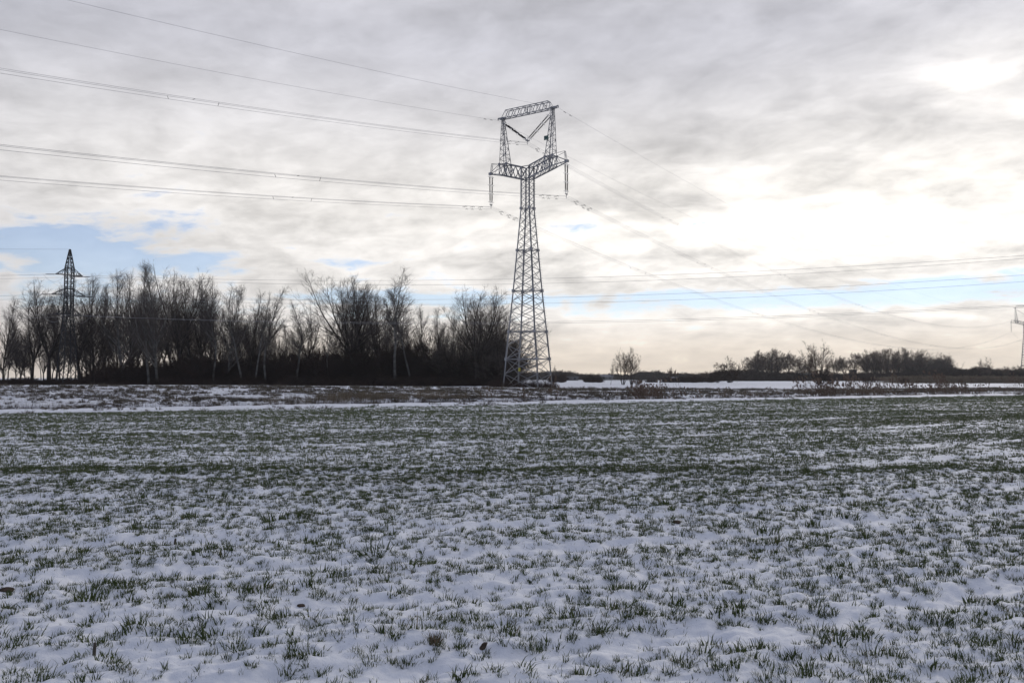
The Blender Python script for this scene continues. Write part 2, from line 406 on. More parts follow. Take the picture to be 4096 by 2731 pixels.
def blades(rng, n, spread, lmin, lmax, w, lean=.5, droop=.5, S=3, base=-.01, flat=0.0):
    """n grass blades as curved tapering strips"""
    a = rng.uniform(0, 2 * np.pi, n); r = spread * np.sqrt(rng.uniform(0, 1, n))
    p0 = np.stack([r * np.cos(a), r * np.sin(a), np.full(n, base)], -1)
    a2 = a + rng.normal(0, .9, n)
    out = np.stack([np.cos(a2), np.sin(a2), np.zeros(n)], -1)
    ln = rng.uniform(lmin, lmax, n); le = np.abs(rng.normal(lean, .3, n)) + flat; dr = rng.uniform(0, droop, n)
    t = np.linspace(0, 1, S + 1)[None, :, None]
    up = np.array([0, 0, 1.0])
    th = le[:, None, None] * (.35 + .65 * t) + dr[:, None, None] * 2.2 * t * t
    d = out[:, None, :] * np.sin(th) + up * np.cos(th)
    pts = p0[:, None, :] + np.cumsum(np.concatenate([np.zeros((n, 1, 3)), d[:, :-1]], 1) * (ln / S)[:, None, None], 1)
    side = np.stack([-out[:, 1], out[:, 0], np.zeros(n)], -1)
    tw = rng.uniform(-.9, .9, n)[:, None]; side = side * np.cos(tw) + out * np.sin(tw)
    wd = w * rng.uniform(.7, 1.3, n)[:, None] * (1 - np.linspace(0, 1, S + 1)[None, :] ** 1.6 * .93)
    L = pts - side[:, None, :] * wd[..., None] * .5; Rr = pts + side[:, None, :] * wd[..., None] * .5
    V = np.stack([L, Rr], 2).reshape(-1, 3)
    i, s = np.meshgrid(np.arange(n), np.arange(S), indexing='ij'); b = (i * (S + 1) + s) * 2
    q = np.stack([b, b + 1, b + 3, b + 2], -1).reshape(-1, 4)
    return V, q

def place(x, y, rng, tilt=.12):
    z = height(x, y); n = len(x)
    rot = np.stack([rng.normal(0, tilt, n), rng.normal(0, tilt, n), rng.uniform(0, 6.283, n)], -1)
    return np.stack([x, y, z], -1), rot

def crop():
    rng = np.random.default_rng(3)
    def area(d0, d1, dens):
        A = .80 * (d1 * d1 - d0 * d0); n = int(A * dens)
        y = np.sqrt(rng.uniform(d0 * d0, d1 * d1, n)); x = rng.uniform(-.80, .80, n) * y
        k = sdist(x, y) < -4.6 + rng.normal(0, .5, n)
        return x[k], y[k]
    def keep(x, y, a, b, cl):
        t = thinness(x, y); g = y - rowc(x)
        c = .65 * fbm(x * 3.2, g * 4.6, 101, 2) + .35 * vnoise(x * .8, g * 1.2, 107)
        p = np.clip(a + b * t, 0, 1) * np.clip(sstep(.42 - .25 * t, .60 - .2 * t, c) * cl + (1 - cl), 0, 1) * (1 - .8 * furrow(g))
        # rosettes crowd on the lip of each wheel mark
        k = rng.uniform(0, 1, len(x)) < p
        return x[k], y[k]
    var = []
    for i in range(6): var.append((*blades(rng, 3 + i % 3, .02, .025, .07, .0042, .65, .6), 0))
    for i in range(6): var.append((*blades(rng, (14, 18, 22, 26, 34, 52)[i], (.028, .032, .036, .040, .050, .062)[i], .022, .080, .0060, .85, .6), 0))
    for i in range(2):
        a = blades(rng, 26, .05, .03, .075, .0055, .95, .6); b = blades(rng, 5, .05, .04, .08, .004, 1.2, .3)
        V, q = join([a, b]); var.append((V, q, np.concatenate([np.zeros(len(a[1]), int), np.ones(len(b[1]), int)])))
    def jit(d0, d1, cx, cg, a, b):
        # clumps stand in slightly uneven rows: a jittered lattice along the drill direction
        xs = np.arange(-.8 * d1, .8 * d1, cx); gs = np.arange(-8, 75, cg); Xg, Gg = np.meshgrid(xs, gs)
        X = (Xg + rng.uniform(-.5, .5, Xg.shape) * cx).ravel(); Gq = (Gg + rng.uniform(-.42, .42, Gg.shape) * cg).ravel()
        Y = Gq + rowc(X); k = (Y > d0) & (Y < d1) & (np.abs(X) < .8 * Y) & (sdist(X, Y) < -3.6 + rng.normal(0, .4, len(X))); X, Y = X[k], Y[k]
        t = thinness(X, Y); v = .5 * fbm(X * 1.1, (Y - rowc(X)) * 1.8, 101, 3) + .5 * fbm(X * .3, Y * .3, 103, 2)
        p = np.clip(a + b * t + (v - .5) * 1.5, .04, 1) * (1 - .95 * furrow(Y - rowc(X))); k = rng.uniform(0, 1, len(X)) < p
        return X[k], Y[k]
    near = []
    x, y = keep(*area(2.6, 15, 190), .62, .6, .25); near.append((x, y, rng.integers(0, 6, len(x)), .95))
    x, y = jit(2.6, 15, .105, .094, .72, 1.1); near.append((x, y, rng.integers(6, 14, len(x)), 1.0))
    # dense rosettes on the shaded lips of the wheel marks
    g_x = rng.uniform(-14, 14, 26000); gi = rng.integers(0, 8, 26000); gy = np.array(FUR)[gi] + .13 + rng.normal(0, .05, 26000) + rowc(g_x)
    k = (gy > 2.6) & (gy < 22) & (np.abs(g_x) < .8 * gy) & (vnoise(g_x * 1.1, gi * 7.7, 5) > .66)
    k &= rng.uniform(0, 1, len(k)) < .16
    near.append((g_x[k], gy[k], rng.integers(6, 12, k.sum()), .9))
    x = np.concatenate([a[0] for a in near]); y = np.concatenate([a[1] for a in near]); pk = np.concatenate([a[2] for a in near])
    P, rot = place(x, y, rng)
    s = rng.lognormal(-.20, .30, len(x))
    scatter('young_wheat', var, [M_crop, M_dead], P, rot, np.stack([s, s, s], -1), pk, 'green blades of young winter wheat poking through the snow')
    # farther rows: coarser clumps
    var2 = []
    for i in range(8):
        parts = []
        for j in range(4):
            V, q = blades(rng, 8, .04, .03, .08, .008, .9, .5, S=2); V = V + np.array([rng.normal(0, .10), rng.normal(0, .05), 0]); parts.append((V, q))
        var2.append((*join(parts), 0))
    fx = []
    for d0, d1, cx, cg in ((14, 24, .185, .125), (24, 40, .24, .165), (40, 92, .36, .23)): fx.append(jit(d0, d1, cx, cg, .56, 1.0))
    x = np.concatenate([a[0] for a in fx]); y = np.concatenate([a[1] for a in fx])
    P, rot = place(x, y, rng, .05); s = rng.lognormal(0, .25, len(x)) * (1 + .012 * (y - 14))
    rot[:, 2] = rng.normal(.35, .35, len(x)) + rng.integers(0, 2, len(x)) * 3.14159
    scatter('distant_wheat', var2, [M_cropf], P, rot, np.stack([s, s, s * .85], -1), rng.integers(0, 8, len(x)), 'young wheat farther out on the snowy field')
crop()

def bank_grass():
    rng = np.random.default_rng(11)
    var = [(*blades(rng, 34, .16, .12, .34, .014, .9, .9, S=2, flat=.1), 0) for _ in range(6)]
    n = 60000
    s = rng.uniform(4.5, 32, n); y0 = rng.uniform(-70, 75, n)
    x = y0; y = 53 + .55 * x + s / .876
    left = 1 - sstep(-20, 30, x)
    c = fbm(x * .55, y * .8, 200, 3); big = fbm(x * .09, y * .2, 210, 3)
    p = sstep(.38, .54, c + (big - .5) * .5) * (.52 + .28 * left) * (1 - sstep(25, 33, s)) * (.6 + .4 * sstep(-40, 0, x))
    k = (rng.uniform(0, 1, n) < p) & (np.abs(x) < .72 * y)
    x, y = x[k], y[k]
    # verge in front of the ditch: a few dark clumps sticking out of the snow
    n = 2600; s2 = rng.uniform(-4.2, -.4, n); x2 = rng.uniform(-60, 75, n); y2 = 53 + .55 * x2 + s2 / .876
    k = (vnoise(x2 * .5, y2 * .9, 77) > .72) & (rng.uniform(0, 1, n) < .6); x = np.concatenate([x, x2[k]]); y = np.concatenate([y, y2[k]])
    P, rot = place(x, y, rng, .15); sc = rng.lognormal(0, .3, len(x)) * .85
    scatter('dry_bank_grass', var, [M_dry], P, rot, np.stack([sc, sc, sc * .8], -1), rng.integers(0, 6, len(x)), 'matted dry grass tufts showing through snow on the far bank')
    # upright dark sedge in the ditch bottom
    var = [(*blades(rng, 46, .30, .5, 1.05, .012, .12, .28, S=2), 0) for _ in range(6)]
    n = 15000; s = rng.uniform(.9, 7.0, n); x = rng.uniform(-62, 80, n); y = 53 + .55 * x + s / .876
    c = fbm(x * .13, s * .2, 300, 3)
    gap = np.exp(-((x + 21.5) / 1.3) ** 2)
    p = (sstep(.30, .5, c) * (1 - .55 * sstep(-5, 20, x)) * (1 - sstep(3.6, 7.0, s)) + .05) * (1 - gap)
    k = (rng.uniform(0, 1, n) < p) & (np.abs(x) < .72 * y)
    x, y = x[k], y[k]; P, rot = place(x, y, rng, .08); sc = rng.lognormal(0, .2, len(x)) * (.95 - .1 * sstep(-10, 10, x))
    scatter('ditch_sedge', var, [M_sedge], P, rot, np.stack([sc, sc, sc], -1), rng.integers(0, 6, len(x)), 'dark upright sedge standing along the ditch')
bank_grass()

def reed_variant(rng, n, h, spread, plume=True, lean=.12):
    a = rng.uniform(0, 6.283, n); r = spread * np.sqrt(rng.uniform(0, 1, n))
    p = np.stack([r * np.cos(a), r * np.sin(a), np.zeros(n)], -1)
    d = np.stack([rng.normal(-lean, .10, n), rng.normal(0, .08, n), np.ones(n)], -1)
    L = h * rng.uniform(.65, 1.1, n); t = np.linspace(0, 1, 4)
    pts = p[:, None] + d[:, None] * (t[None, :, None] * L[:, None, None]); pts[:, :, 0] -= .10 * h * t[None] ** 2
    V, q = tubes(pts, np.broadcast_to(np.linspace(.006, .003, 4), (n, 4)), 3); mi = [np.zeros(len(q), int)]; parts = [(V, q)]
    # leaves
    k = n * 3; ii = rng.integers(0, n, k); tt = rng.uniform(.15, .85, k)
    b = p[ii] + d[ii] * (tt * L[ii])[:, None]; b[:, 0] -= .1 * h * tt ** 2
    dirs = np.stack([rng.normal(-.6, .7, k), rng.normal(0, .6, k), rng.uniform(.1, .9, k)], -1); dirs /= np.linalg.norm(dirs, axis=1, keepdims=True)
    w = np.cross(dirs, [0, .3, 1.0]); w /= np.linalg.norm(w, axis=1, keepdims=True) + 1e-9; ln = rng.uniform(.18, .42, k)[:, None]
    Vl = np.stack([b - w * .007, b + w * .007, b + dirs * ln + w * .002 - [0, 0, .05], b + dirs * ln - w * .002 - [0, 0, .05]], 1).reshape(-1, 3)
    ql = np.arange(k * 4).reshape(-1, 4); parts.append((Vl, ql)); mi.append(np.zeros(k, int))
    if plume:
        tip = pts[:, -1]; pl = []
        for m in range(7):
            dd = np.stack([rng.normal(-.45, .25, n), rng.normal(0, .22, n), rng.uniform(.3, 1, n)], -1); dd /= np.linalg.norm(dd, axis=1, keepdims=True)
            w = np.cross(dd, [.2, 1, 0]); w /= np.linalg.norm(w, axis=1, keepdims=True) + 1e-9
            l = rng.uniform(.10, .24, n)[:, None]; o = tip + np.stack([rng.normal(0, .01, n), rng.normal(0, .01, n), rng.uniform(-.12, .04, n)], -1)
            Vp = np.stack([o, o + dd * l * .5 + w * .022, o + dd * l, o + dd * l * .5 - w * .022], 1).reshape(-1, 3)
            pl.append((Vp, np.arange(n * 4).reshape(-1, 4)))
        Vp, qp = join(pl); parts.append((Vp, qp)); mi.append(np.ones(len(qp), int))
    V, q = join(parts); return V, q, np.concatenate(mi)

def reeds():
    rng = np.random.default_rng(21)
    var = [reed_variant(rng, 7, 1.75, .3) for _ in range(6)]
    n = 5200; x = rng.uniform(-2, 84, n); s = rng.uniform(1.0, 7.5, n); y = 53 + .55 * x + s / .876
    c = fbm(x * .10 + 5, s * .15, 400, 3)
    p = sstep(.46, .66, c) * (.25 + .75 * sstep(4, 26, x)) * .10 + .012
    for cx, wd, a in ((11, 1.5, .40), (27.5, 1.2, .5), (32, 1.8, .2), (45, 2.4, .16), (58, 2.4, .16)): p = p + a * np.exp(-((x - cx) / wd) ** 2) * np.exp(-((s - 4) / 2.5) ** 2)
    k = (rng.uniform(0, 1, n) < p) & (np.abs(x) < .74 * y); x, y = x[k], y[k]
    P, rot = place(x, y, rng, .04); rot[:, 2] = rng.normal(0, .5, len(x)); sc = rng.lognormal(0, .16, len(x)); 
    scatter('ditch_reeds', var, [M_reed, M_plume], P, rot, np.stack([sc, sc, sc], -1), rng.integers(0, 6, len(x)), 'tan reeds with drooping plumes along the right part of the ditch')
    # brown lower herbage between the reeds
    var = [(*blades(rng, 40, .4, .3, .75, .013, .35, .6, S=2), 0) for _ in range(5)]
    n = 9000; x = rng.uniform(-16, 84, n); s = rng.uniform(1.5, 11, n); y = 53 + .55 * x + s / .876
    c = fbm(x * .11, s * .2, 410, 3); k = (rng.uniform(0, 1, n) < sstep(.42, .66, c) * .40 * (1 - .6 * sstep(20, 55, x))) & (np.abs(x) < .74 * y); x, y = x[k], y[k]
    P, rot = place(x, y, rng, .1); sc = rng.lognormal(0, .25, len(x)) * .85
    scatter('brown_herbage', var, [M_reed], P, rot, np.stack([sc, sc, sc], -1), rng.integers(0, 5, len(x)), 'low brown withered herbage in the ditch')
    # the reed bed before the far right wood
    var = [reed_variant(rng, 16, 1.55, .9, True, .05) for _ in range(4)]
    n = 5200; yy = rng.uniform(232, 262, n); x = rng.uniform(104, 235, n) 
    k = x > 108 + (yy - 232) * .3 + rng.normal(0, 1.5, n); x, yy = x[k], yy[k]
    P, rot = place(x, yy, rng, .03); sc = rng.lognormal(0, .12, len(x)) * (.8 + .35 * fbm(x * .08, yy * .08, 3, 2))
    scatter('reed_bed', var, [M_reed, M_reed], P, rot, np.stack([sc, sc, sc], -1), rng.integers(0, 4, len(x)), 'brown reed bed at the foot of the far right wood')
reeds()

# ------------------------------------------------------------------ bare trees
def grow(rng, P0, D0, L, S, wob, up):
    N = len(P0); p = P0.copy(); d = D0.copy(); out = [p.copy()]
    for s in range(S):
        d = d + rng.normal(0, wob, (N, 3)) + np.array([0, 0, up]); d /= np.linalg.norm(d, axis=1, keepdims=True)
        p = p + d * (L / S)[:, None]; out.append(p.copy())
    return np.stack(out, 1)
def kids(rng, pts, rad, n, t0, t1, a0, a1, lfun, S, wob, up, rk=.55, rmin=.004, power=1.0, cull=0.0):
    N, S1, _ = pts.shape
    t = t0 + (t1 - t0) * rng.uniform(0, 1, (N, n)) ** power; ft = t * (S1 - 1); i = np.minimum(ft.astype(int), S1 - 2); f = (ft - i)[..., None]
    ar = np.arange(N)[:, None]
    base = pts[ar, i] * (1 - f) + pts[ar, i + 1] * f
    T = pts[ar, i + 1] - pts[ar, i]; T /= np.linalg.norm(T, axis=2, keepdims=True) + 1e-9
    r = (rad[ar, i] * (1 - f[..., 0]) + rad[ar, i + 1] * f[..., 0]) * rk
    q = rng.normal(0, 1, T.shape); q -= (q * T).sum(-1, keepdims=True) * T; q /= np.linalg.norm(q, axis=2, keepdims=True) + 1e-9
    an = (a0 + (a1 - a0) * t)[..., None] * rng.uniform(.75, 1.25, T.shape[:2] + (1,))
    d = T * np.cos(an) + q * np.sin(an)
    plen = np.linalg.norm(pts[:, -1] - pts[:, 0], axis=1)[:, None]
    L = lfun(t, plen) * rng.uniform(.65, 1.25, t.shape)
    P = grow(rng, base.reshape(-1, 3), d.reshape(-1, 3), L.ravel(), S, wob, up)
    rr = np.maximum(r.ravel(), rmin)
    if cull:      # short parents carry fewer shoots
        keep = rng.uniform(0, 1, t.shape) < np.clip(plen / cull, .12, 1); keep = keep.ravel()
        P, rr = P[keep], rr[keep]
    return P, rr[:, None] * np.linspace(1, .35, S + 1)[None, :]

def tree_mesh(seed, style, thick=1.0):
    rng = np.random.default_rng(seed)
    H = 20.0
    if style == 'poplar':
        P = grow(rng, np.zeros((1, 3)), np.array([[rng.normal(0, .06), rng.normal(0, .06), 1]]), np.array([H]), 14, .035, .03)
        r0 = (.21 * (1 - np.linspace(0, 1, 15) * .92))[None]
        P1, r1 = kids(rng, P, r0, 58, .14, .98, R(40), R(18), lambda t, l: (.9 + 8.2 * (1 - t) ** .8), 9, .05, .075, .46, power=1.15)
        n2, n3, l3 = 9, 6, 1.15
    elif style == 'slim':
        P = grow(rng, np.zeros((1, 3)), np.array([[rng.normal(0, .10), rng.normal(0, .05), 1]]), np.array([H]), 16, .05, .035)
        r0 = (.16 * (1 - np.linspace(0, 1, 17) * .9))[None]
        P1, r1 = kids(rng, P, r0, 40, .34, .98, R(40), R(20), lambda t, l: (.8 + 6.0 * (1 - t) ** .8), 8, .06, .12, .42, power=1.2)
        n2, n3, l3 = 11, 6, 1.0
    elif style == 'forked':
        k = 4; d = np.stack([rng.normal(0, .20, k), rng.normal(0, .16, k), np.ones(k)], -1)
        T0 = grow(rng, np.zeros((1, 3)), np.array([[.02, 0, 1.0]]), np.array([H * .22]), 4, .03, 0)
        S0 = grow(rng, np.repeat(T0[:, -1], k, 0), d / np.linalg.norm(d, axis=1, keepdims=True), H * .79 * rng.uniform(.8, 1.0, k), 12, .06, .045)
        r0 = np.repeat((.15 * (1 - np.linspace(0, 1, 13) * .92))[None], k, 0)
        P, base = S0, (T0, np.full((1, 5), .25) * np.linspace(1.15, .85, 5))
        P1, r1 = kids(rng, P, r0, 21, .04, .98, R(42), R(26), lambda t, l: (.7 + 6.0 * (1 - t) ** .8), 6, .08, .09, .42)
        n2, n3, l3 = 10, 6, 1.0
    elif style == 'broad':
        k = 6; a = np.arange(k) * 6.283 / k + rng.normal(0, .3, k); le = rng.uniform(.25, .75, k)
        d = np.stack([np.cos(a) * le, np.sin(a) * le, np.ones(k)], -1)
        T0 = grow(rng, np.zeros((1, 3)), np.array([[.02, 0, 1.0]]), np.array([H * .24]), 4, .03, 0)
        S0 = grow(rng, np.repeat(T0[:, -1], k, 0), d / np.linalg.norm(d, axis=1, keepdims=True), H * .80 * rng.uniform(.72, 1.0, k), 11, .07, .05)
        r0 = np.repeat((.16 * (1 - np.linspace(0, 1, 12) * .92))[None], k, 0)
        P, base = S0, (T0, np.full((1, 5), .33) * np.linspace(1.2, .85, 5))
        P1, r1 = kids(rng, P, r0, 19, .08, .98, R(46), R(30), lambda t, l: (.9 + 6.6 * (1 - t) ** .8), 6, .09, .07, .42)
        n2, n3, l3 = 11, 6, 1.05
    elif style == 'multi':
        k = 8; a = np.arange(k) * 6.283 / k + rng.normal(0, .3, k); le = rng.uniform(.06, .42, k)
        d = np.stack([np.cos(a) * le, np.sin(a) * le, np.ones(k)], -1)
        P = grow(rng, np.stack([np.cos(a), np.sin(a), 0 * a], -1) * .5, d / np.linalg.norm(d, axis=1, keepdims=True), H * rng.uniform(.72, 1.02, k), 13, .035, .012)
        r0 = np.repeat((.17 * (1 - np.linspace(0, 1, 14) * .9))[None], k, 0)
        P1, r1 = kids(rng, P, r0, 15, .28, .98, R(44), R(26), lambda t, l: (.8 + 5.2 * (1 - t) ** .7), 6, .07, .06, .45)
        n2, n3, l3 = 10, 6, 1.0
    elif style == 'round':       # dense rounded small tree or thicket, branching from low down
        k = 14; a = np.arange(k) * 2.4; le = np.sqrt(np.arange(k) / k) * .85
        d = np.stack([np.cos(a) * le, np.sin(a) * le, np.ones(k)], -1)
        P = grow(rng, np.stack([np.cos(a) * le, np.sin(a) * le, 0 * a], -1) * 1.6, d / np.linalg.norm(d, axis=1, keepdims=True), H * (.95 - .25 * le) * rng.uniform(.8, 1.05, k), 9, .08, .03)
        r0 = np.repeat((.17 * (1 - np.linspace(0, 1, 10) * .9))[None], k, 0)
        P1, r1 = kids(rng, P, r0, 14, .08, .98, R(55), R(30), lambda t, l: (1.5 + 5.0 * (1 - t) ** .6), 5, .10, .05, .45)
        n2, n3, l3 = 8, 4, 1.5
    P2, r2 = kids(rng, P1, r1, n2, .12, 1.0, R(42), R(30), lambda t, l: np.maximum(.3, .46 * l * (1.15 - .7 * t)), 5, .06, .05, .6, .013 * thick, cull=4.2 if style != 'round' else 0)
    P3, r3 = kids(rng, P2, r2, n3, .15, 1.0, R(38), R(30), lambda t, l: np.minimum(l3 * (1.05 - .4 * t), .3 + .8 * l), 2, .06, .05, .6, .0095 * thick, cull=1.5 if style != 'round' else 0)
    tr = [tubes(P, r0, 6), tubes(P1, r1, 4)]
    if style in ('forked', 'broad'): tr.insert(0, tubes(*base, 7))
    P[..., 2] -= 0
    V, q = join(tr); V2, q2 = join([tubes(P2, r2, 3), tubes(P3, r3, 3)])
    top = np.percentile(V2[:, 2], 99.9)
    V = V * (H / top); V2 = V2 * (H / top)
    V[V[:, 2] < .02, 2] -= .25
    return (V, q), (V2, q2)

TREES = {}
def tree_kind(key, seed, style, mtr, mtw, thick=1.0):
    a, b = tree_mesh(seed, style, thick)
    TREES[key] = (np_mesh('trunk', *a, [mtr], smooth=True), np_mesh('crown', *b, [mtw]), (a, b))
for i in range(4): tree_kind('poplar%d' % i, 31 + i, 'poplar', M_bark, M_twig)
for i in range(3): tree_kind('slim%d' % i, 51 + i, 'slim', M_barkp, M_twig)
for i in range(2): tree_kind('forked%d' % i, 61 + i, 'forked', M_bark, M_twig)
for i in range(2): tree_kind('broad%d' % i, 71 + i, 'broad', M_bark, M_twig)
for i in range(2): tree_kind('multi%d' % i, 81 + i, 'multi', M_bark, M_twigw)
for i in range(2): tree_kind('round%d' % i, 91 + i, 'round', M_bark, M_twig)
for i, st in enumerate(('forked', 'forked', 'broad', 'broad')): tree_kind('far%d' % i, 101 + i, st, M_bark, M_twigw, 2.4)
tree_kind('lone0', 111, 'multi', M_bark, M_twigw, 1.7); tree_kind('lone1', 112, 'multi', M_bark, M_twigw, 1.7)
for i in range(2): tree_kind('scrub%d' % i, 121 + i, 'round', M_shrub, M_shrub, 2.6)
def alt(key, src, mtr, mtw):
    a, b, _ = TREES[src]; a, b = a.copy(), b.copy(); a.materials[0] = mtr; b.materials[0] = mtw; TREES[key] = (a, b, None)
alt('pale_poplar', 'poplar1', M_barkp, M_twig); alt('warm_poplar', 'poplar2', M_bark, M_twigw); alt('warm_round', 'round1', M_shrub, M_twigw)
alt('pale_forked', 'forked1', M_barkp, M_twig)

def tree(name, kind, px, pytop, D, label, cat='tree', group=None, rz=None, wide=1.0, lean=0.0):
    p = at(px, 1510, D); zt = at(px, pytop, D).z; z0 = H1(p.x, D) - .03
    h = max(.5, zt - z0) / 20.0
    o = link(name, None, loc=(p.x, D, z0), rot=(0, lean, random.uniform(0, 6.28) if rz is None else rz))
    o.empty_display_size = .5; o.scale = (h * wide, h * wide, h)
    tag(o, label, cat, group)
    a, b, _ = TREES[kind]
    link('trunk', a, o); link('crown', b, o)
    return o

def woods():
    T = tree
    GL = 'bare trees along the front of the left wood'
    # front of the left wood, from the photograph's left edge to the big pylon: (kind, px, top, distance, wide, lean, label)
    rows = [
     ('poplar0', 12, 1205, 168, .9, 0, 'dark bare tree cut by the left edge of the picture'),
     ('poplar3', 78, 1300, 178, .9, .04, 'lower bare tree just right of the tree at the left edge'),
     ('forked1', 128, 1190, 172, 1.0, .02, 'forked bare tree between the left edge and the dark pylon'),
     ('broad0', 196, 1128, 170, .85, 0, 'wide bare tree directly left of the dark pylon'),
     ('poplar2', 240, 1225, 180, .9, 0, 'bare tree whose twigs show behind the left arms of the dark pylon'),
     ('forked0', 325, 1150, 170, .9, .03, 'bare tree forking close beside the right side of the dark pylon'),
     ('poplar1', 372, 1106, 172, .9, 0, 'tall dark poplar, first full one right of the dark pylon'),
     ('poplar0', 416, 1150, 176, .8, .02, 'dark bare poplar between two taller ones right of the dark pylon'),
     ('pale_poplar', 487, 1085, 166, 1.0, -.05, 'tall poplar with a pale lower trunk leaning left at its top'),
     ('poplar3', 520, 1092, 172, .8, 0, 'narrow dark poplar beside the tall left-leaning pale one'),
     ('poplar2', 566, 1165, 176, .8, .02, 'shorter dark poplar in a dip before the highest crowns'),
     ('slim0', 596, 1090, 160, 1.1, .03, 'pale trunked poplar with a slight bend, left of a twin pale trunk'),
     ('pale_poplar', 632, 1070, 158, .9, .02, 'bright pale trunk curving at its foot under one of the highest crowns'),
     ('forked0', 704, 1066, 164, .95, 0, 'highest wide crowned tree of the left wood on a stout dark trunk'),
     ('poplar1', 768, 1116, 170, .85, 0, 'dark upright poplar right of the highest wide crown'),
     ('forked1', 806, 1128, 170, .8, .02, 'bare tree with a fan-like forked top mid left wood'),
     ('slim1', 850, 1138, 160, 1.2, .03, 'pale slender tree with a feathery pointed top'),
     ('pale_poplar', 905, 1150, 162, .85, .08, 'long pale trunk leaning strongly right through the wood'),
     ('slim2', 968, 1148, 160, 1.2, .01, 'straight pale tree with an airy crown near the middle of the left wood'),
     ('slim0', 1022, 1185, 158, 1.0, .01, 'thin whitish stem right of the airy crowned pale tree'),
     ('slim1', 1064, 1165, 160, 1.25, 0, 'last tall pale tree before the crown line drops'),
     ('poplar3', 1000, 1180, 172, .8, 0, 'dark poplar standing behind the thin whitish stem'),
     ('slim2', 1190, 1222, 160, 1.5, -.03, 'lone whitish curved stem in the gap of lower trees'),
     ('forked0', 1238, 1236, 172, .8, 0, 'low forked tree with a fanned crown right of the whitish curved stem'),
     ('slim1', 1318, 1275, 160, 1.1, 0, 'thin pale tree left of the broad twin crowned group'),
     ('broad1', 1412, 1106, 164, .9, 0, 'broad tall crown that opens the second high group'),
     ('poplar2', 1446, 1112, 168, .95, 0, 'dark stem rising through the right half of the broad tall crown'),
     ('forked1', 1514, 1146, 166, .95, 0, 'dense fan shaped tree between two tall crowns'),
     ('slim0', 1584, 1098, 160, 1.35, -.01, 'tallest spindly tree of the second group with a split top'),
     ('slim2', 1645, 1126, 162, 1.2, .05, 'bare tree leaning right beside the tallest spindly one'),
     ('poplar0', 1702, 1235, 170, .85, 0, 'lower bare tree right of the leaning one'),
     ('poplar3', 1752, 1242, 172, .8, 0, 'small topped bare tree in the low stretch before the round crown'),
     ('poplar1', 1800, 1290, 172, .8, 0, 'short bare tree at the foot of the last round crown'),
     ('broad0', 1908, 1160, 158, 1.05, 0, 'large round crowned tree left of the big lattice pylon'),
     ('broad1', 1968, 1205, 162, .85, 0, 'rounded tree merging with the right side of the large round crown'),
     ('round0', 2010, 1268, 158, .95, 0, 'dense bushy tree right behind the left leg of the big pylon'),
     ('round1', 1850, 1300, 166, .9, 0, 'bushy tree filling the left foot of the large round crown'),
     ('round0', 2052, 1400, 160, 1.2, 0, 'low dense bush at the right end of the left wood behind the big pylon'),
    ]
    for k, px, top, D, w, ln, lab in rows:
        T('bare_tree', k, px, top - 22, D, lab, group=GL, wide=w * 1.28, lean=ln)
    rnd = random.Random(5)
    # the crowd behind them
    tops = [(0, 1270), (120, 1260), (250, 1250), (380, 1180), (520, 1160), (680, 1140), (860, 1190), (1040, 1230), (1120, 1300), (1300, 1330), (1400, 1200), (1600, 1220), (1680, 1300), (1800, 1320), (1900, 1250), (2000, 1310)]
    def topat(px):
        for (a, ya), (b, yb) in zip(tops, tops[1:]):
            if a <= px <= b: return ya + (yb - ya) * (px - a) / (b - a)
        return 1320
    used = {}
    def crowd_label(px, D):
        near = min(rows, key=lambda r: abs(r[1] - px)); short = SHORT[rows.index(near)]
        where = 'left of' if px < near[1] - 7 else 'right of' if px > near[1] + 7 else 'straight behind'
        return '%s dark tree %s the %s' % ('close' if D < 197 else 'deep-standing' if D > 214 else 'half-hidden', where, short)
    SHORT = ['tree at the left picture edge', 'lower tree near the left picture edge', 'forked tree left of the dark pylon', 'wide tree beside the dark pylon', 'tree behind the dark pylon arms', 'forking tree right of the dark pylon',
     'first tall poplar past the dark pylon', 'dark poplar between two taller ones', 'left-leaning pale poplar', 'narrow dark poplar by the left-leaning one', 'short poplar in the first dip', 'bent pale poplar left of the twin pale trunk',
     'bright curved pale trunk', 'highest wide crown of the wood', 'upright poplar right of the highest crown', 'fan topped tree mid wood', 'feathery pointed pale tree', 'strongly right-leaning pale trunk', 'airy crowned straight pale tree',
     'thin whitish stem', 'last tall pale tree before the drop', 'poplar behind the thin whitish stem', 'lone whitish curved stem', 'low fanned tree in the gap', 'thin pale tree before the second high group', 'broad tall crown of the second group',
     'dark stem in the broad tall crown', 'dense fan tree between two tall crowns', 'tallest spindly tree of the second group', 'right-leaning tree by the spindly one', 'lower tree past the leaning one', 'small topped tree in the low stretch',
     'short tree at the last round crown', 'large round crown by the big pylon', 'rounded tree at the large round crown', 'bushy tree behind the big pylon leg', 'bushy tree left of the last round crown', 'low bush behind the big pylon']
    kinds = ['poplar0', 'poplar1', 'poplar2', 'poplar3', 'forked0', 'forked1', 'slim1', 'pale_forked']
    for i in range(84):
        px = 16 + i * 23.6 + rnd.uniform(-9, 9); D = rnd.uniform(178, 232)
        if px > 1990: D = 175
        T('bare_tree', rnd.choice(kinds), px, topat(px) + rnd.uniform(-20, 110), D, crowd_label(px, D), group='crowded trees inside the left wood', wide=rnd.uniform(.8, 1.1), lean=rnd.uniform(-.04, .04))
    # dark thicket under the trees
    rng = np.random.default_rng(8)
    V1 = [np.array]*0
    var = []
    for k in ('scrub0', 'scrub1'):
        (a, b) = TREES[k][2]; V, q = join([a, b]); var.append((V / 20.0, q, 0))
    n = 760
    px = rng.uniform(-60, 2030, n); D = rng.uniform(160, 235, n)
    D[px > 1940] = rng.uniform(158, 178, (px > 1940).sum())
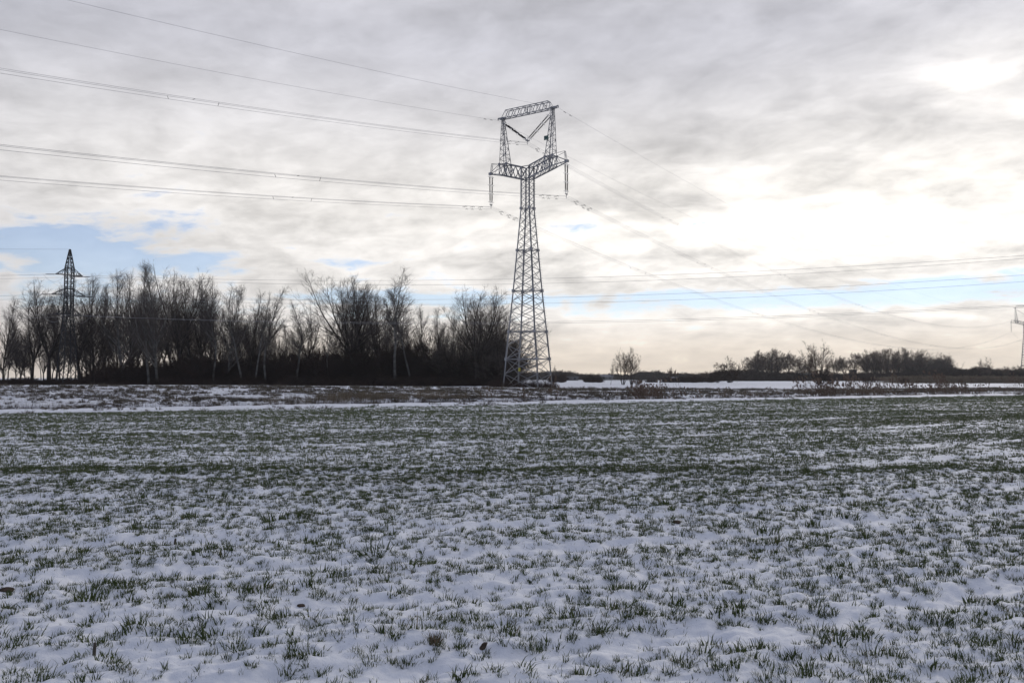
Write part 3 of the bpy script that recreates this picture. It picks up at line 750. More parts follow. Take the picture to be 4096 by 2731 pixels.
    x = (px - CX) / F * D; h = np.interp(px, [0, 300, 380, 680, 760, 1400, 1480, 2080], [2.2, 2.6, 6.2, 6.8, 8.8, 8.8, 11.0, 11.0]) * (.35 + .65 * rng.uniform(0, 1, n) ** 1.6) * (.85 + .3 * vnoise(px * .012, px * 0 + 1.0, 4))
    z = height(x, D) - .3
    rot = np.stack([np.zeros(n), np.zeros(n), rng.uniform(0, 6.28, n)], -1)
    scatter('undergrowth', var, [M_shrub], np.stack([x, D, z], -1), rot, np.stack([h * .9, h * .9, h], -1), rng.integers(0, 2, n), 'dark brown thicket filling the foot of the left wood')
    # low tangle that hides the trunks' feet
    n = 900; px = rng.uniform(-60, 2060, n); D = rng.uniform(152, 175, n); k = (vnoise(px * .012, px * 0, 14) > .28) | (px > 760); px, D = px[k], D[k]; n = len(px)
    x = (px - CX) / F * D; h = rng.uniform(1.0, 2.4, n) * np.where(px < 640, .7, 1.0); z = height(x, D) - .15
    rot = np.stack([np.zeros(n), np.zeros(n), rng.uniform(0, 6.28, n)], -1)
    scatter('thicket_edge', var, [M_shrub], np.stack([x, D, z], -1), rot, np.stack([h * 1.6, h * 1.6, h], -1), rng.integers(0, 2, n), 'low dark brush along the snowy edge of the left wood')

    # ---- right of the big pylon
    T('sapling', 'slim2', 2443, 1446, 184, 'thin single sapling on the snow left of the two multi-stemmed trees', 'tree', wide=1.1)
    T('multi_stemmed_tree', 'lone0', 2492, 1392, 182, 'left one of two bare multi-stemmed trees on the snowy meadow', 'tree', rz=.6, wide=1.0)
    T('multi_stemmed_tree', 'lone1', 2526, 1386, 182, 'right one of two bare multi-stemmed trees on the snowy meadow', 'tree', rz=2.1, wide=.85)
    T('round_bush', 'scrub0', 2553, 1508, 180, 'small dark bush at the foot of the right multi-stemmed tree', 'bush', wide=1.2)
    T('bare_tree', 'far1', 2686, 1464, 262, 'small tree with a windswept left-leaning top amid low scrub', lean=-.06, wide=.8)
    T('bare_tree', 'far2', 2818, 1482, 262, 'little tree with a round umbrella crown left of the big round bush', wide=1.2)
    T('bare_tree', 'scrub1', 2784, 1487, 258, 'small bushy tree left of the umbrella crowned one', wide=1.0)
    T('round_bush', 'scrub0', 2918, 1424, 262, 'big round leafless bush at the left end of the far right wood', 'bush', wide=1.25)
    T('round_bush', 'scrub1', 2870, 1470, 260, 'lower bush attached to the left flank of the big round bush', 'bush', wide=1.0)
    T('multi_stemmed_tree', 'lone0', 3274, 1358, 198, 'tall spreading multi-stemmed tree standing before the far right wood', 'tree', rz=3.3, wide=1.3)
    T('round_bush', 'scrub0', 3285, 1452, 200, 'dense shoots around the foot of the tall spreading tree', 'bush', wide=1.25)
    T('round_bush', 'scrub0', 3473, 1498, 214, 'low dark dome shaped bush on the snow before the far right wood', 'bush', wide=2.0)
    T('round_bush', 'scrub1', 3318, 1512, 196, 'tiny dry bush at the right foot of the spreading tree', 'bush', wide=1.4)
    T('round_bush', 'scrub1', 3612, 1506, 220, 'small dark bush at the left tip of the brown reed bed', 'bush', wide=1.6)
    T('bare_tree', 'lone1', 3942, 1426, 330, 'fan crowned bare tree above the low hedge left of the far pylon', wide=1.1)
    T('bare_tree', 'far2', 4015, 1462, 340, 'bare tree with a flat crown just left of the far pylon', wide=1.3)
    T('bare_tree', 'far3', 4078, 1458, 345, 'bare tree behind the legs of the far pylon at the right edge', wide=1.3)
    far = [('poplar0', 3030, 1412), ('poplar3', 3052, 1420), ('poplar1', 3088, 1406), ('forked0', 3115, 1404), ('broad1', 3155, 1414), ('poplar2', 3196, 1436), ('forked1', 3236, 1440),
           ('poplar1', 3346, 1442), ('broad0', 3378, 1436), ('forked0', 3418, 1420), ('broad0', 3466, 1407), ('poplar0', 3502, 1412), ('poplar3', 3524, 1408), ('forked1', 3552, 1410), ('poplar1', 3574, 1404),
           ('forked0', 3600, 1405), ('poplar2', 3628, 1402), ('poplar0', 3652, 1412), ('forked1', 3680, 1410), ('round0', 3712, 1416), ('round1', 3742, 1422), ('broad1', 3772, 1428), ('round0', 3790, 1436)]
    ON = ['first', 'second', 'third', 'fourth', 'fifth', 'sixth', 'seventh', 'eighth', 'ninth', 'tenth', 'eleventh', 'twelfth', 'thirteenth', 'fourteenth', 'fifteenth', 'sixteenth']
    def ordl(i, px):
        return ('%s tree from the left in the close wood left of the tall spreading tree' % ON[i]) if px < 3274 else ('%s tree from the left in the close row right of the tall spreading tree' % ON[i - 7])
    for i, (k, px, top) in enumerate(far):
        k = {'p': 'far%d' % (i % 2 * 3), 'f': 'far1', 'b': 'far2', 'r': k}[k[0]]; top -= 14
        w = 1.2 if k in ('far0', 'far3') else (1.3 if k[0] == 'r' else 1.15)
        T('bare_tree', k, px, top, 385 + (i * 37 % 30), {3155: 'separate oval crowned tree at the gap in the far right wood', 3466: 'broad crowned tree where the far right wood becomes tall again', 3772: 'sloping crown at the right shoulder of the far right wood'}.get(px, ordl(i, px)),
          group=None if px in (3155, 3466, 3772) else 'close row of the far right wood', wide=w)
    for i in range(46):
        px = 3000 + i * 17.5 + rnd.uniform(-6, 6)
        if 3330 < px < 3450: continue
        T('bare_tree', rnd.choice(['far0', 'far1', 'far2', 'far3']), px, (1425 if px < 3130 else 1455 if px < 3450 else 1420) + rnd.uniform(0, 30), 420 + rnd.uniform(0, 45), 'bare tree in the back rows of the far right wood', group='back rows of the far right wood', wide=rnd.uniform(1.0, 1.35))
    # far hedges and tree lines on the horizon: too small and dense to tell apart
    def line(name, segs, Dr, dens, label, mtl=M_shrub):
        P, Sx = [], []
        for x0, x1, top0, top1 in segs:
            m = int((x1 - x0) * dens)
            for _ in range(m):
                t = rnd.random(); px = x0 + (x1 - x0) * t; D = rnd.uniform(*Dr); tp = top0 - 3 + (top1 - top0) * t + abs(rnd.gauss(0, 8))
                p = at(px, 1510, D); zz = at(px, tp, D).z; hh = max(.8, zz)
                P.append((p.x, D, -.2)); Sx.append((hh * rnd.uniform(.9, 1.5), hh * .9, hh))
        P, Sx = np.array(P), np.array(Sx); n = len(P)
        rot = np.zeros((n, 3)); rot[:, 2] = rng.uniform(0, 6.28, n)
        scatter(name, var, [mtl], P, rot, Sx, rng.integers(0, 2, n), label)
    line('far_treeline', [(2060, 2200, 1488, 1482), (2200, 2300, 1480, 1484), (2290, 2560, 1492, 1494), (2560, 2880, 1488, 1490), (2540, 2640, 1482, 1482), (2880, 3000, 1488, 1480)], (560, 680), .85, 'low far line of trees and gardens across the middle horizon')
    line('meadow_hedge', [(2200, 2260, 1492, 1492), (2330, 2400, 1498, 1498), (2560, 2720, 1512, 1512), (2650, 2860, 1504, 1500), (2720, 2780, 1496, 1500)], (262, 300), .28, 'low scrub hedge beyond the two multi-stemmed trees')
    line('far_wood_undergrowth', [(2860, 3020, 1482, 1474), (3000, 3210, 1484, 1486), (3200, 3330, 1496, 1496), (3330, 3460, 1490, 1488), (3440, 3640, 1487, 1484), (3630, 3830, 1470, 1468)], (380, 440), 1.1, 'dark undergrowth at the foot of the far right wood')
    line('right_hedge', [(3800, 3900, 1470, 1474), (3890, 3960, 1464, 1466), (3960, 4180, 1476, 1474), (3800, 4250, 1482, 1482)], (340, 390), .9, 'low hedge line at the right edge before the far pylon')
    fv = [(*blades(rng, 60, .55, .5, 1.5, .022, .28, .35, S=3), 0) for _ in range(4)]
    n = 120; D = rng.uniform(117.5, 127, n); x = (np.concatenate([rng.uniform(1960, 2225, 90), rng.normal(2090, 45, 30)]) - CX) / F * D
    rot = np.zeros((n, 3)); rot[:, 2] = rng.uniform(0, 6.28, n); hs = rng.uniform(.5, 1.15, n)
    scatter('pylon_foot_scrub', fv, [M_shrub], np.stack([x, D, height(x, D) - .03], -1), rot, np.stack([hs, hs, hs], -1), rng.integers(0, 4, n), 'low dark scrub between the feet of the big pylon')
    T('round_bush', 'scrub0', 2248, 1478, 300, 'dark bushy tree right of the big pylon at the meadow edge', 'bush', wide=1.4)
    T('round_bush', 'scrub1', 2362, 1492, 300, 'wide low bush mass on the meadow edge left of the sapling', 'bush', wide=2.0)
    T('bare_tree', 'slim0', 2220, 1458, 420, 'thin faint tree top just right of the big pylon', wide=1.2)
woods()

# ------------------------------------------------------------------ lattice members
def L_profile():
    t = .14
    a = [(-.5, -.5), (.5, -.5), (.5, -.5 + t), (-.5 + t, -.5 + t), (-.5 + t, .5), (-.5, .5)]
    V = np.array([(x, y, z) for z in (0, 1) for x, y in a]); n = 6
    q = np.array([(i, (i + 1) % n, (i + 1) % n + n, i + n) for i in range(n)])
    caps = np.array([(0, 3, 2, 1), (0, 5, 4, 3), (6, 7, 8, 9), (6, 9, 10, 11)])
    return V, np.concatenate([q, caps])
LV, LQ = L_profile()
LMESH = {}
def lmesh(name, m):
    if (name, m.name) not in LMESH: LMESH[(name, m.name)] = np_mesh(name, LV, LQ, [m])
    return LMESH[(name, m.name)]
def box_arr(c, s):
    V = np.array([(x, y, z) for z in (-.5, .5) for y in (-.5, .5) for x in (-.5, .5)]) * s + c
    return V, np.array([(0, 2, 3, 1), (4, 5, 7, 6), (0, 1, 5, 4), (2, 6, 7, 3), (0, 4, 6, 2), (1, 3, 7, 5)])
class Lattice:
    def __init__(s, root, material, detail): s.root, s.m, s.detail, s.acc = root, material, detail, {}
    def bar(s, name, A, B, w, single=False):
        A, B = Vector(A), Vector(B); d = B - A; L = d.length
        if L < 1e-4: return
        rq = d.to_track_quat('Z', 'Y')
        if s.detail or single:
            o = link(name, lmesh(name, s.m), s.root); o.location = A; o.rotation_mode = 'QUATERNION'; o.rotation_quaternion = rq; o.scale = (w, w, L)
        else:
            Mx = np.array(Matrix.LocRotScale(A, rq, Vector((w, w, L))))
            s.acc.setdefault(name, []).append((LV @ Mx[:3, :3].T + Mx[:3, 3], LQ))
    def plate(s, name, c, size, rz=0.0, single=True):
        V, q = box_arr(np.zeros(3), np.array(size)); cs, sn = math.cos(rz), math.sin(rz)
        V = V @ np.array([[cs, sn, 0], [-sn, cs, 0], [0, 0, 1]])
        if s.detail and single: link(name, np_mesh(name, V, q, [s.m]), s.root, loc=c)
        else: s.acc.setdefault(name, []).append((V + np.array(c), q))
    def finish(s):
        for name, parts in s.acc.items():
            V, q = join(parts); tag(link(name, np_mesh(name, V, q, [s.m]), s.root), kind='stuff')

def lathe(prof, k=8):
    """prof [(r,z)...]"""
    an = np.arange(k) * 2 * np.pi / k
    V = np.array([(r * math.cos(a), r * math.sin(a), z) for r, z in prof for a in an])
    q = np.array([(i * k + j, i * k + (j + 1) % k, (i + 1) * k + (j + 1) % k, (i + 1) * k + j) for i in range(len(prof) - 1) for j in range(k)])
    return V, q
def ring(rad, w, k=10):
    an = np.linspace(0, 2 * np.pi, k + 1); pts = np.stack([rad * np.cos(an), rad * np.sin(an), 0 * an], -1)[None]
    return tubes(pts, np.full((1, k + 1), w), 4)
_pf = [(.0, 0), (.04, .0)]
for i in range(14): _pf += [(.05, .03 + i * .075), (.125, .055 + i * .075), (.05, .075 + i * .075)]
_pf += [(.04, 1.12), (0, 1.12)]
ME_ROD = np_mesh('insulator_rod', *lathe(_pf, 8), [M_insul], smooth=False)
ME_RING = np_mesh('arcing_ring', *ring(.27, .018), [M_fit])
ME_ARM = np_mesh('link_fitting', *lathe([(0, 0), (.035, 0), (.035, 1), (0, 1)], 6), [M_fit])

def insulator(root, A, B, k=3):
    """a string from A to B: k ribbed rods joined by short metal links with rings"""
    A, B = Vector(A), Vector(B); d = B - A; L = d.length; q = d.to_track_quat('Z', 'Y'); u = d / L
    seg = L / (k + .35); st = link('insulator_string', ME_ARM, root); st.location = A; st.rotation_mode = 'QUATERNION'; st.rotation_quaternion = q
    st.scale = (1, 1, L)
    # rods and rings are children of the string, whose scale they undo
    inv = Matrix.LocRotScale(A, q, Vector((1, 1, L))).inverted()
    def kid(name, me, pos, scl):
        o = link(name, me, st); o.matrix_parent_inverse = Matrix.Identity(4)
        o.matrix_basis = inv @ Matrix.LocRotScale(pos, q, scl)
    for i in range(k):
        a = A + u * (seg * (.2 + i))
        kid('insulator_rod', ME_ROD, a, Vector((1, 1, (seg * .86) / 1.12)))
    for i in range(k + 1):
        a = A + u * (seg * (.14 + i)); kid('arcing_ring', ME_RING, a, Vector((1, 1, 1)))

def big_pylon(loc, ang, label, detail=True):
    """400 kV pylon with a crossarm, two horns and a bridge on top"""
    root = link('lattice_pylon', None, loc=loc, rot=(0, 0, ang)); root.empty_display_size = 2
    tag(root, label, 'pylon', 'big lattice pylons of the high voltage line')
    Lt = Lattice(root, M_steel, detail)
    lv = [(-.25, 3.02, 2.0), (2.1, 2.84, 1.88), (4.3, 2.67, 1.74), (6.3, 2.46, 1.69), (8.3, 2.25, 1.64), (9.8, 2.12, 1.54), (11.3, 1.985, 1.44), (12.8, 1.85, 1.34), (14.3, 1.72, 1.24),
          (15.8, 1.60, 1.16), (17.3, 1.48, 1.08), (18.8, 1.36, 1.0), (20.3, 1.24, .92), (21.54, 1.136, .866), (22.78, 1.03, .81), (24.02, .928, .76), (25.26, .824, .70), (26.5, .72, .65),
          (27.4, .70, .65), (28.3, .70, .65), (29.2, .70, .65), (30.05, .70, .65), (30.9, .70, .65), (32.7, .70, .65)]
    cor = ((1, 1), (1, -1), (-1, -1), (-1, 1))
    def P(i, c): z, a, b = lv[i]; return Vector((cor[c][0] * a, cor[c][1] * b, z))
    hz = {2: .13, 4: .11, 8: .09, 12: .09, 17: .08, 22: .12, 23: .12}
    br = [0, 2, 4, 8, 12, 17, 23]
    for c in range(4):
        for a, b in zip(br, br[1:]): Lt.bar('leg', P(a, c), P(b, c), .19 if a < 12 else .16, single=True)
        for i in range(len(lv) - 1):
            w = .09 if i < 4 else .078 if i < 12 else .066
            c2 = (c + 1) % 4
            Lt.bar('brace', P(i, c), P(i + 1, c2), w); Lt.bar('brace', P(i, c2), P(i + 1, c), w)
        for i, w in hz.items(): Lt.bar('girt', P(i, c), P(i, (c + 1) % 4), w)
        for i in (2, 4, 8, 12, 17): Lt.plate('gusset_plate', P(i, c) , (.34, .34, .42 if i < 12 else .34))
        for i in (2, 4, 8, 12): 
            if c < 2: Lt.bar('cross_girt', P(i, c), P(i, c + 2), .06)
        if detail:
            f = link('concrete_footing', np_mesh('concrete_footing', *box_arr(np.zeros(3), np.array([.8, .8, .5])), [M_conc]), root, loc=(P(0, c).x, P(0, c).y, -.18))
    # crossarm: front and back trusses
    top = [(.70, 32.70), (1.75, 33.02), (2.55, 33.28), (3.38, 33.55), (4.02, 33.62), (4.66, 33.66)]
    bot = [(.70, 30.90), (1.75, 31.22), (2.55, 31.47), (3.38, 31.74), (4.02, 31.93), (4.66, 32.1)]
    TIP = (6.7, 32.52)
    wd = lambda u: .65 if u < 4.7 else .65 - (u - 4.7) / 2.0 * .48
    for sg in (1, -1):
        for v in (1, -1):
            T_ = [Vector((sg * u, v * wd(u), z)) for u, z in top]; B_ = [Vector((sg * u, v * wd(u), z)) for u, z in bot]
            tp = Vector((sg * TIP[0], v * .17, TIP[1]))
            Lt.bar('arm_chord', T_[0], T_[3], .15, single=True); Lt.bar('arm_chord', T_[3], T_[5], .13, single=True)
            Lt.bar('arm_chord', B_[0], B_[5], .16, single=True); Lt.bar('arm_chord', B_[5], tp, .12, single=True); Lt.bar('arm_chord', T_[5], tp + Vector((0, 0, .16)), .10, single=True)
            for i in range(5):
                Lt.bar('arm_brace', T_[i], B_[i + 1], .085); Lt.bar('arm_brace', B_[i], T_[i + 1], .085)
            for i in (3, 5): Lt.bar('arm_brace', T_[i], B_[i], .09)
            Lt.bar('arm_brace', T_[5], tp - (tp - B_[5]) * .5, .06)
            Lt.plate('gusset_plate', (T_[3] + B_[3]) / 2, (.30, .05, .42)); Lt.plate('gusset_plate', T_[3], (.42, .06, .34)); Lt.plate('gusset_plate', T_[5], (.36, .06, .30)); Lt.plate('gusset_plate', (T_[2] + B_[2]) / 2 - Vector((sg * .4, 0, 0)), (.26, .05, .36))
            # rods to the outer bird-guard post
            po = Vector((sg * 6.42, v * .17, 34.05))
            Lt.bar('post', tp, po, .05, single=True); Lt.bar('stay_rod', T_[5] + Vector((0, 0, .05)), po, .05, single=True)
            Lt.bar('stay_rod', Vector((sg * 6.42, v * .2, 32.5)), po, .04, single=True)
        for i in range(6):
            u, z = top[i]; Lt.bar('arm_tie', (sg * u, -wd(u), z), (sg * u, wd(u), z), .07)
            u, z = bot[i]; Lt.bar('arm_tie', (sg * u, -wd(u), z), (sg * u, wd(u), z), .07)
            if i < 5:
                for ch in (top, bot): Lt.bar('arm_brace', (sg * ch[i][0], -wd(0), ch[i][1]), (sg * ch[i + 1][0], wd(0), ch[i + 1][1]), .055)
        Lt.plate('tip_bracket', (sg * TIP[0], 0, TIP[1] + .05), (.50, .44, .34)); Lt.bar('arm_tie', (sg * 6.42, -.17, 34.05), (sg * 6.42, .17, 34.05), .06)
        # horn
        cu, n = 4.02, 9; z0, z1 = 33.62, 40.75
        def hp(i, c):
            t = i / n; a = .64 + (.15 - .64) * t; z = z0 + (z1 - z0) * t
            return Vector((sg * (cu + .42 * t) + cor[c][0] * a, cor[c][1] * a, z))
        for c in range(4):
            Lt.bar('horn_leg', hp(0, c), hp(n, c), .10, single=True)
            for i in range(n):
                if (i + c) % 2: Lt.bar('horn_brace', hp(i, c), hp(i + 1, (c + 1) % 4), .05)
                else: Lt.bar('horn_brace', hp(i, (c + 1) % 4), hp(i + 1, c), .05)
                Lt.bar('horn_strut', hp(i, c), hp(i, (c + 1) % 4), .045)
        Lt.plate('horn_cap', (sg * 4.5, 0, 40.72), (1.0, .55, .22)); Lt.bar('earth_wire_peak', (sg * 4.4, 0, 40.72), (sg * 5.35, 0, 40.92), .12, single=True)
        Lt.plate('clamp', (sg * 5.3, 0, 40.72), (.12, .12, .28))
    # bridge between the horns: two bottom chords, two top chords
    nb = 8; ub = [-4.5 + 9.0 * i / nb for i in range(nb + 1)]; ut = [-3.75 + 7.5 * i / (nb - 1) for i in range(nb)]
    zb, zt = 40.62, 41.78
    for v in (1, -1):
        Lt.bar('bridge_chord', (-4.5, v * .38, zb), (4.5, v * .38, zb), .09, single=True); Lt.bar('bridge_chord', (-3.75, v * .34, zt), (3.75, v * .34, zt), .09, single=True)
        for i in range(nb):
            Lt.bar('bridge_brace', (ub[i], v * .38, zb), (ut[i], v * .34, zt), .06); Lt.bar('bridge_brace', (ut[i], v * .34, zt), (ub[i + 1], v * .38, zb), .06)
        for x in (-.15, .15): Lt.bar('bridge_brace', (x, v * .38, zb), (x, v * .34, zt), .07)
    for i in range(nb): Lt.bar('bridge_tie', (ut[i], -.34, zt), (ut[i], .34, zt), .06)
    for i in range(nb + 1): Lt.bar('bridge_tie', (ub[i], -.38, zb), (ub[i], .38, zb), .06)
    for i in range(nb): Lt.bar('bridge_tie', (ub[i], -.38, zb), (ub[i + 1], .38, zb), .045)
    # V strings and suspension strings
    for sg in (1, -1):
        if detail:
            for dv in (-.34, .34):
                insulator(root, (sg * 3.95, dv, 39.75), (sg * .14, dv * .7, 36.75)); insulator(root, (sg * 6.62, dv, 32.25), (sg * 6.62, dv * .7, 27.95))
            for dv in (-.34, .34): Lt.bar('string_hanger', (sg * 4.35, dv, 40.55), (sg * 3.95, dv, 39.75), .06)
        else:
            insulator(root, (sg * 3.95, 0, 39.75), (sg * .14, 0, 36.75)); 
            for dv in (-.34, .34): insulator(root, (sg * 6.62, dv, 32.25), (sg * 6.62, dv * .7, 27.95))
    for u, z in ((0, 36.62), (6.62, 27.82), (-6.62, 27.82)):
        Lt.plate('yoke_plate', (u, 0, z), (.10 if u else .40, .60, .14)); Lt.bar('clamp_hanger', (u - .0, .22, z), (u - .2, .22, z - .28), .05); Lt.bar('clamp_hanger', (u, -.22, z), (u + .2, -.22, z - .28), .05); Lt.bar('clamp_hanger', (u, 0, z), (u, 0, z - .62), .05)
    if detail:
        # step bolts up one leg, too small to pick apart
        ac = []
        for k in range(74):
            z = 2.6 + k * .4
            if z > 31.5: break
            for (za, a, b), (zb_, a2, b2) in zip(lv, lv[1:]):
                if za <= z <= zb_: t = (z - za) / (zb_ - za); A = a + (a2 - a) * t; B = b + (b2 - b) * t
            ac.append(box_arr(np.array([A + .16, B + .06, z]), np.array([.26, .03, .03])))
        tag(link('step_bolts', np_mesh('step_bolts', *join(ac), [M_steel]), root), kind='stuff')
        # yellow warning plate and green number plate
        y = link('warning_plate', np_mesh('warning_plate', *box_arr(np.zeros(3), np.array([.34, .03, .46])), [M_yellow]), root, loc=(-.2, -1.92, 2.75)); tag(y, 'yellow warning plate low on the pylon')
        b = [(0, 0, .16), (-.05, 0, .02), (.02, 0, .02), (-.03, 0, -.14)]
        pts = np.array([b]); link('warning_symbol', np_mesh('warning_symbol', *tubes(pts + np.array([0, -.02, 0]), np.full((1, 4), .012), 4), [M_black]), y)
        g = link('number_plate', np_mesh('number_plate', *box_arr(np.zeros(3), np.array([.75, .04, .62])), [M_green_sign]), root, loc=(3.62, -.60, 36.3)); tag(g, 'green plate on the right horn')
        link('number_plate_bars', np_mesh('number_plate_bars', *join([box_arr(np.array([x, -.03, 0]), np.array([.035, .012, .52])) for x in (-.26, -.09, .09, .26)]), [M_steel]), g)
    Lt.finish()
    return root

ANG = -R(34)
T1 = Vector((2.3, 121, 0)); T2 = Vector((286, 460, 0)); T0 = Vector((-282, -218, 0)); T3 = T2 + (T2 - T1)
T1.z = H1(*T1.xy)
p1 = big_pylon(T1, ANG, 'big grey lattice pylon standing alone in the middle of the snowy land')
p2 = big_pylon(T2, ANG - R(3), 'far lattice pylon cut by the right edge of the picture', False)

def old_pylon():
    """dark 110 kV pylon among the trees on the left"""
    D = 157; p = at(268, 1510, D); H = at(268, 997, D).z
    root = link('dark_pylon', None, loc=(p.x, D, 0), rot=(0, 0, R(53))); tag(root, 'dark old lattice pylon with three arm levels among the trees of the left wood', 'pylon')
    zs = [at(268, y, D).z for y in (1100, 1180, 1258)]
    Lt = Lattice(root, M_steel_old, False)
    cor = ((1, 1), (1, -1), (-1, -1), (-1, 1))
    half = lambda z: 1.5 + (.60 - 1.5) * min(1, z / zs[2]) if z < zs[2] else .60 if z < zs[0] + 1.3 else .60 + (.07 - .60) * (z - zs[0] - 1.3) / (H - zs[0] - 1.3)
    lv = list(np.linspace(0, zs[2], 9)) + list(np.linspace(zs[2], zs[1], 5)[1:]) + list(np.linspace(zs[1], zs[0], 5)[1:]) + [zs[0] + 1.3] + list(np.linspace(zs[0] + 1.3, H, 6)[1:])
    P = lambda z, c: Vector((cor[c % 4][0] * half(z), cor[c % 4][1] * half(z), z))
    for c in range(4):
        for a, b in ((0, zs[2]), (zs[2], zs[0] + 1.3), (zs[0] + 1.3, H)): Lt.bar('leg', P(a, c), P(b, c), .15, single=True)
        for a, b in zip(lv, lv[1:]): Lt.bar('lattice', P(a, c), P(b, c + 1), .075); Lt.bar('lattice', P(a, c + 1), P(b, c), .075)
        for z in zs + [zs[0] + 1.3, zs[1] + 1.2]: Lt.bar('lattice', P(z, c), P(z, c + 1), .12)
    tips = []
    for z, L in zip(zs, (2.5, 3.1, 2.4)):
        for sg in (1, -1):
            tip = Vector((sg * L, 0, z)); tips.append((sg, z, L))
            for v in (1, -1):
                Lt.bar('crossarm', (sg * .60, v * .60, z), tip, .12, single=True); Lt.bar('crossarm', (sg * .60, v * .56, z + 1.25), tip, .08, single=True)
            for t in (.3, .55, .8):
                a = Vector((sg * .60, .60, z)).lerp(tip, t); b = Vector((sg * .60, -.60, z)).lerp(tip, t); Lt.bar('lattice', a, b, .08)
                Lt.bar('lattice', a, Vector((sg * .60, .54, z + 1.25)).lerp(tip, t - .2), .07); Lt.bar('lattice', b, Vector((sg * .60, -.54, z + 1.25)).lerp(tip, t - .2), .07)
    Lt.finish()
    return root, Vector((p.x, D, 0)), zs, H, (2.5, 3.1, 2.4)

# ------------------------------------------------------------------ wires
def span_pts(A, B, sag, n=48, t0=0.0, t1=1.0):
    t = t0 + (t1 - t0) * np.linspace(0, 1, n + 1) ; A, B = np.array(A), np.array(B)
    P = A + (B - A) * t[:, None]; P[:, 2] -= 4 * sag * t * (1 - t); return P
def wire_mesh(name, P, r, m): return np_mesh(name, *tubes(P[None], np.full((1, len(P)), r), 4), [m])
ME_DAMP = np_mesh('vibration_damper', *join([box_arr(np.array([0, 0, 0]), np.array([.46, .014, .014])), box_arr(np.array([-.2, 0, -.02]), np.array([.13, .055, .055])), box_arr(np.array([.2, 0, -.02]), np.array([.13, .055, .055])), box_arr(np.array([0, 0, .05]), np.array([.05, .05, .12]))]), [M_damper])
def bundle(A, B, sag, label, spacers, side, names_at=(), damp=(2.4, 4.2), r=.0135, dampers=True):
    A, B = Vector(A), Vector(B); ad = (B - A); yaw = math.atan2(ad.y, ad.x); n = Vector((-math.sin(yaw), math.cos(yaw), 0))
    root = link('conductor_bundle', None, loc=A); tag(root, label, 'power line', 'triple conductor bundles of the high voltage line')
    offs = [n * .22 + Vector((0, 0, .0)), n * -.22, Vector((0, 0, -.36))]
    L = ad.length
    for k, of in enumerate(offs):
        P = span_pts(of, ad + of, sag, 56); link('conductor', wire_mesh('conductor', P, r, M_wire), root)
        if dampers:
            for dd in damp + ((damp[0] + 3.0,) if k == 2 else (damp[1] + 1.6,)):
                t = dd / L; q = span_pts(of, ad + of, sag, 2, t, t + .002); s = math.atan2(q[2][2] - q[0][2], math.hypot(q[2][0] - q[0][0], q[2][1] - q[0][1]))
                o = link('vibration_damper', ME_DAMP, root, loc=(q[0][0], q[0][1], q[0][2] - .10)); o.rotation_euler = (0, -s, yaw)
    for dpos in spacers:
        for j, (a, b) in enumerate(((0, 2), (0, 1), (1, 2))):
            t = (dpos + j * 2.6) / L; pa = span_pts(offs[a], ad + offs[a], sag, 1, t, t + 1e-4)[0]; pb = span_pts(offs[b], ad + offs[b], sag, 1, t, t + 1e-4)[0]
            link('spacer', np_mesh('spacer', *tubes(np.array([[pa, pb]]), np.full((1, 2), .022), 5), [M_damper]), root)
def earthwire(A, B, sag, label, d=True):
    A, B = Vector(A), Vector(B); ad = B - A; root = link('earth_wire', wire_mesh('earth_wire', span_pts((0, 0, 0), ad, sag, 56), .012, M_wire), None, loc=A)
    tag(root, label, 'power line', 'earth wires of the high voltage line')
    yaw = math.atan2(ad.y, ad.x)
    if d:
        for dd in (1.6, 3.0):
            t = dd / ad.length; q = span_pts((0, 0, 0), ad, sag, 1, t, t + .001)[0]
            link('vibration_damper', ME_DAMP, root, loc=(q[0], q[1], q[2] - .09), rot=(0, .1, yaw))
def hang(T, ang, u, z): return (T.x + math.cos(ang) * u, T.y + math.sin(ang) * u, T.z + z)
names = {-6.62: 'left', 0: 'middle', 6.62: 'right'}
for u in (-6.62, 0, 6.62):
    z = 36.30 if u == 0 else 27.5
    who = {-6.62: 'left crossarm insulators', 0: 'V shaped middle insulators', 6.62: 'right crossarm insulators'}[u]
    bundle(hang(T1, ANG, u, z), hang(T0, ANG - R(6), u, z), 17.2 if u == 0 else 15.3, 'three close wires running up left from the big pylon\'s %s' % who, {-6.62: (33, 95, 160), 0: (50, 100, 165), 6.62: (43, 100, 160)}[u], -1)
    bundle(hang(T1, ANG, u, z), hang(T2, ANG - R(3), u, z), 15.2, 'three close wires sagging away right from the big pylon\'s %s' % who, (40, 95, 150, 205, 260, 315, 370), 1)
    bundle(hang(T2, ANG - R(3), u, z), hang(T3, ANG, u, z), 15.2, 'faint wires beyond the far right pylon from its %s' % who, (), 1, dampers=False)
for u in (-5.3, 5.3):
    s = 'left' if u < 0 else 'right'
    earthwire(hang(T1, ANG, u, 40.55), hang(T0, ANG - R(6), u, 40.55), 15.6, 'thin single wire running up left from the big pylon\'s %s top corner' % s)
    earthwire(hang(T1, ANG, u, 40.55), hang(T2, ANG - R(3), u, 40.55), 11.6, 'thin single wire descending right from the big pylon\'s %s top corner' % s)
    earthwire(hang(T2, ANG - R(3), u, 40.55), hang(T3, ANG, u, 40.55), 11.0, 'faint single wire beyond the far pylon from its %s top corner' % s, False)

op, OP, ozs, oH, oL = old_pylon()
a2 = R(53); ux, uy = math.cos(a2), math.sin(a2)
def right_end(py, D): return at(4096, py, D)
lev = ['upper', 'middle', 'lower']
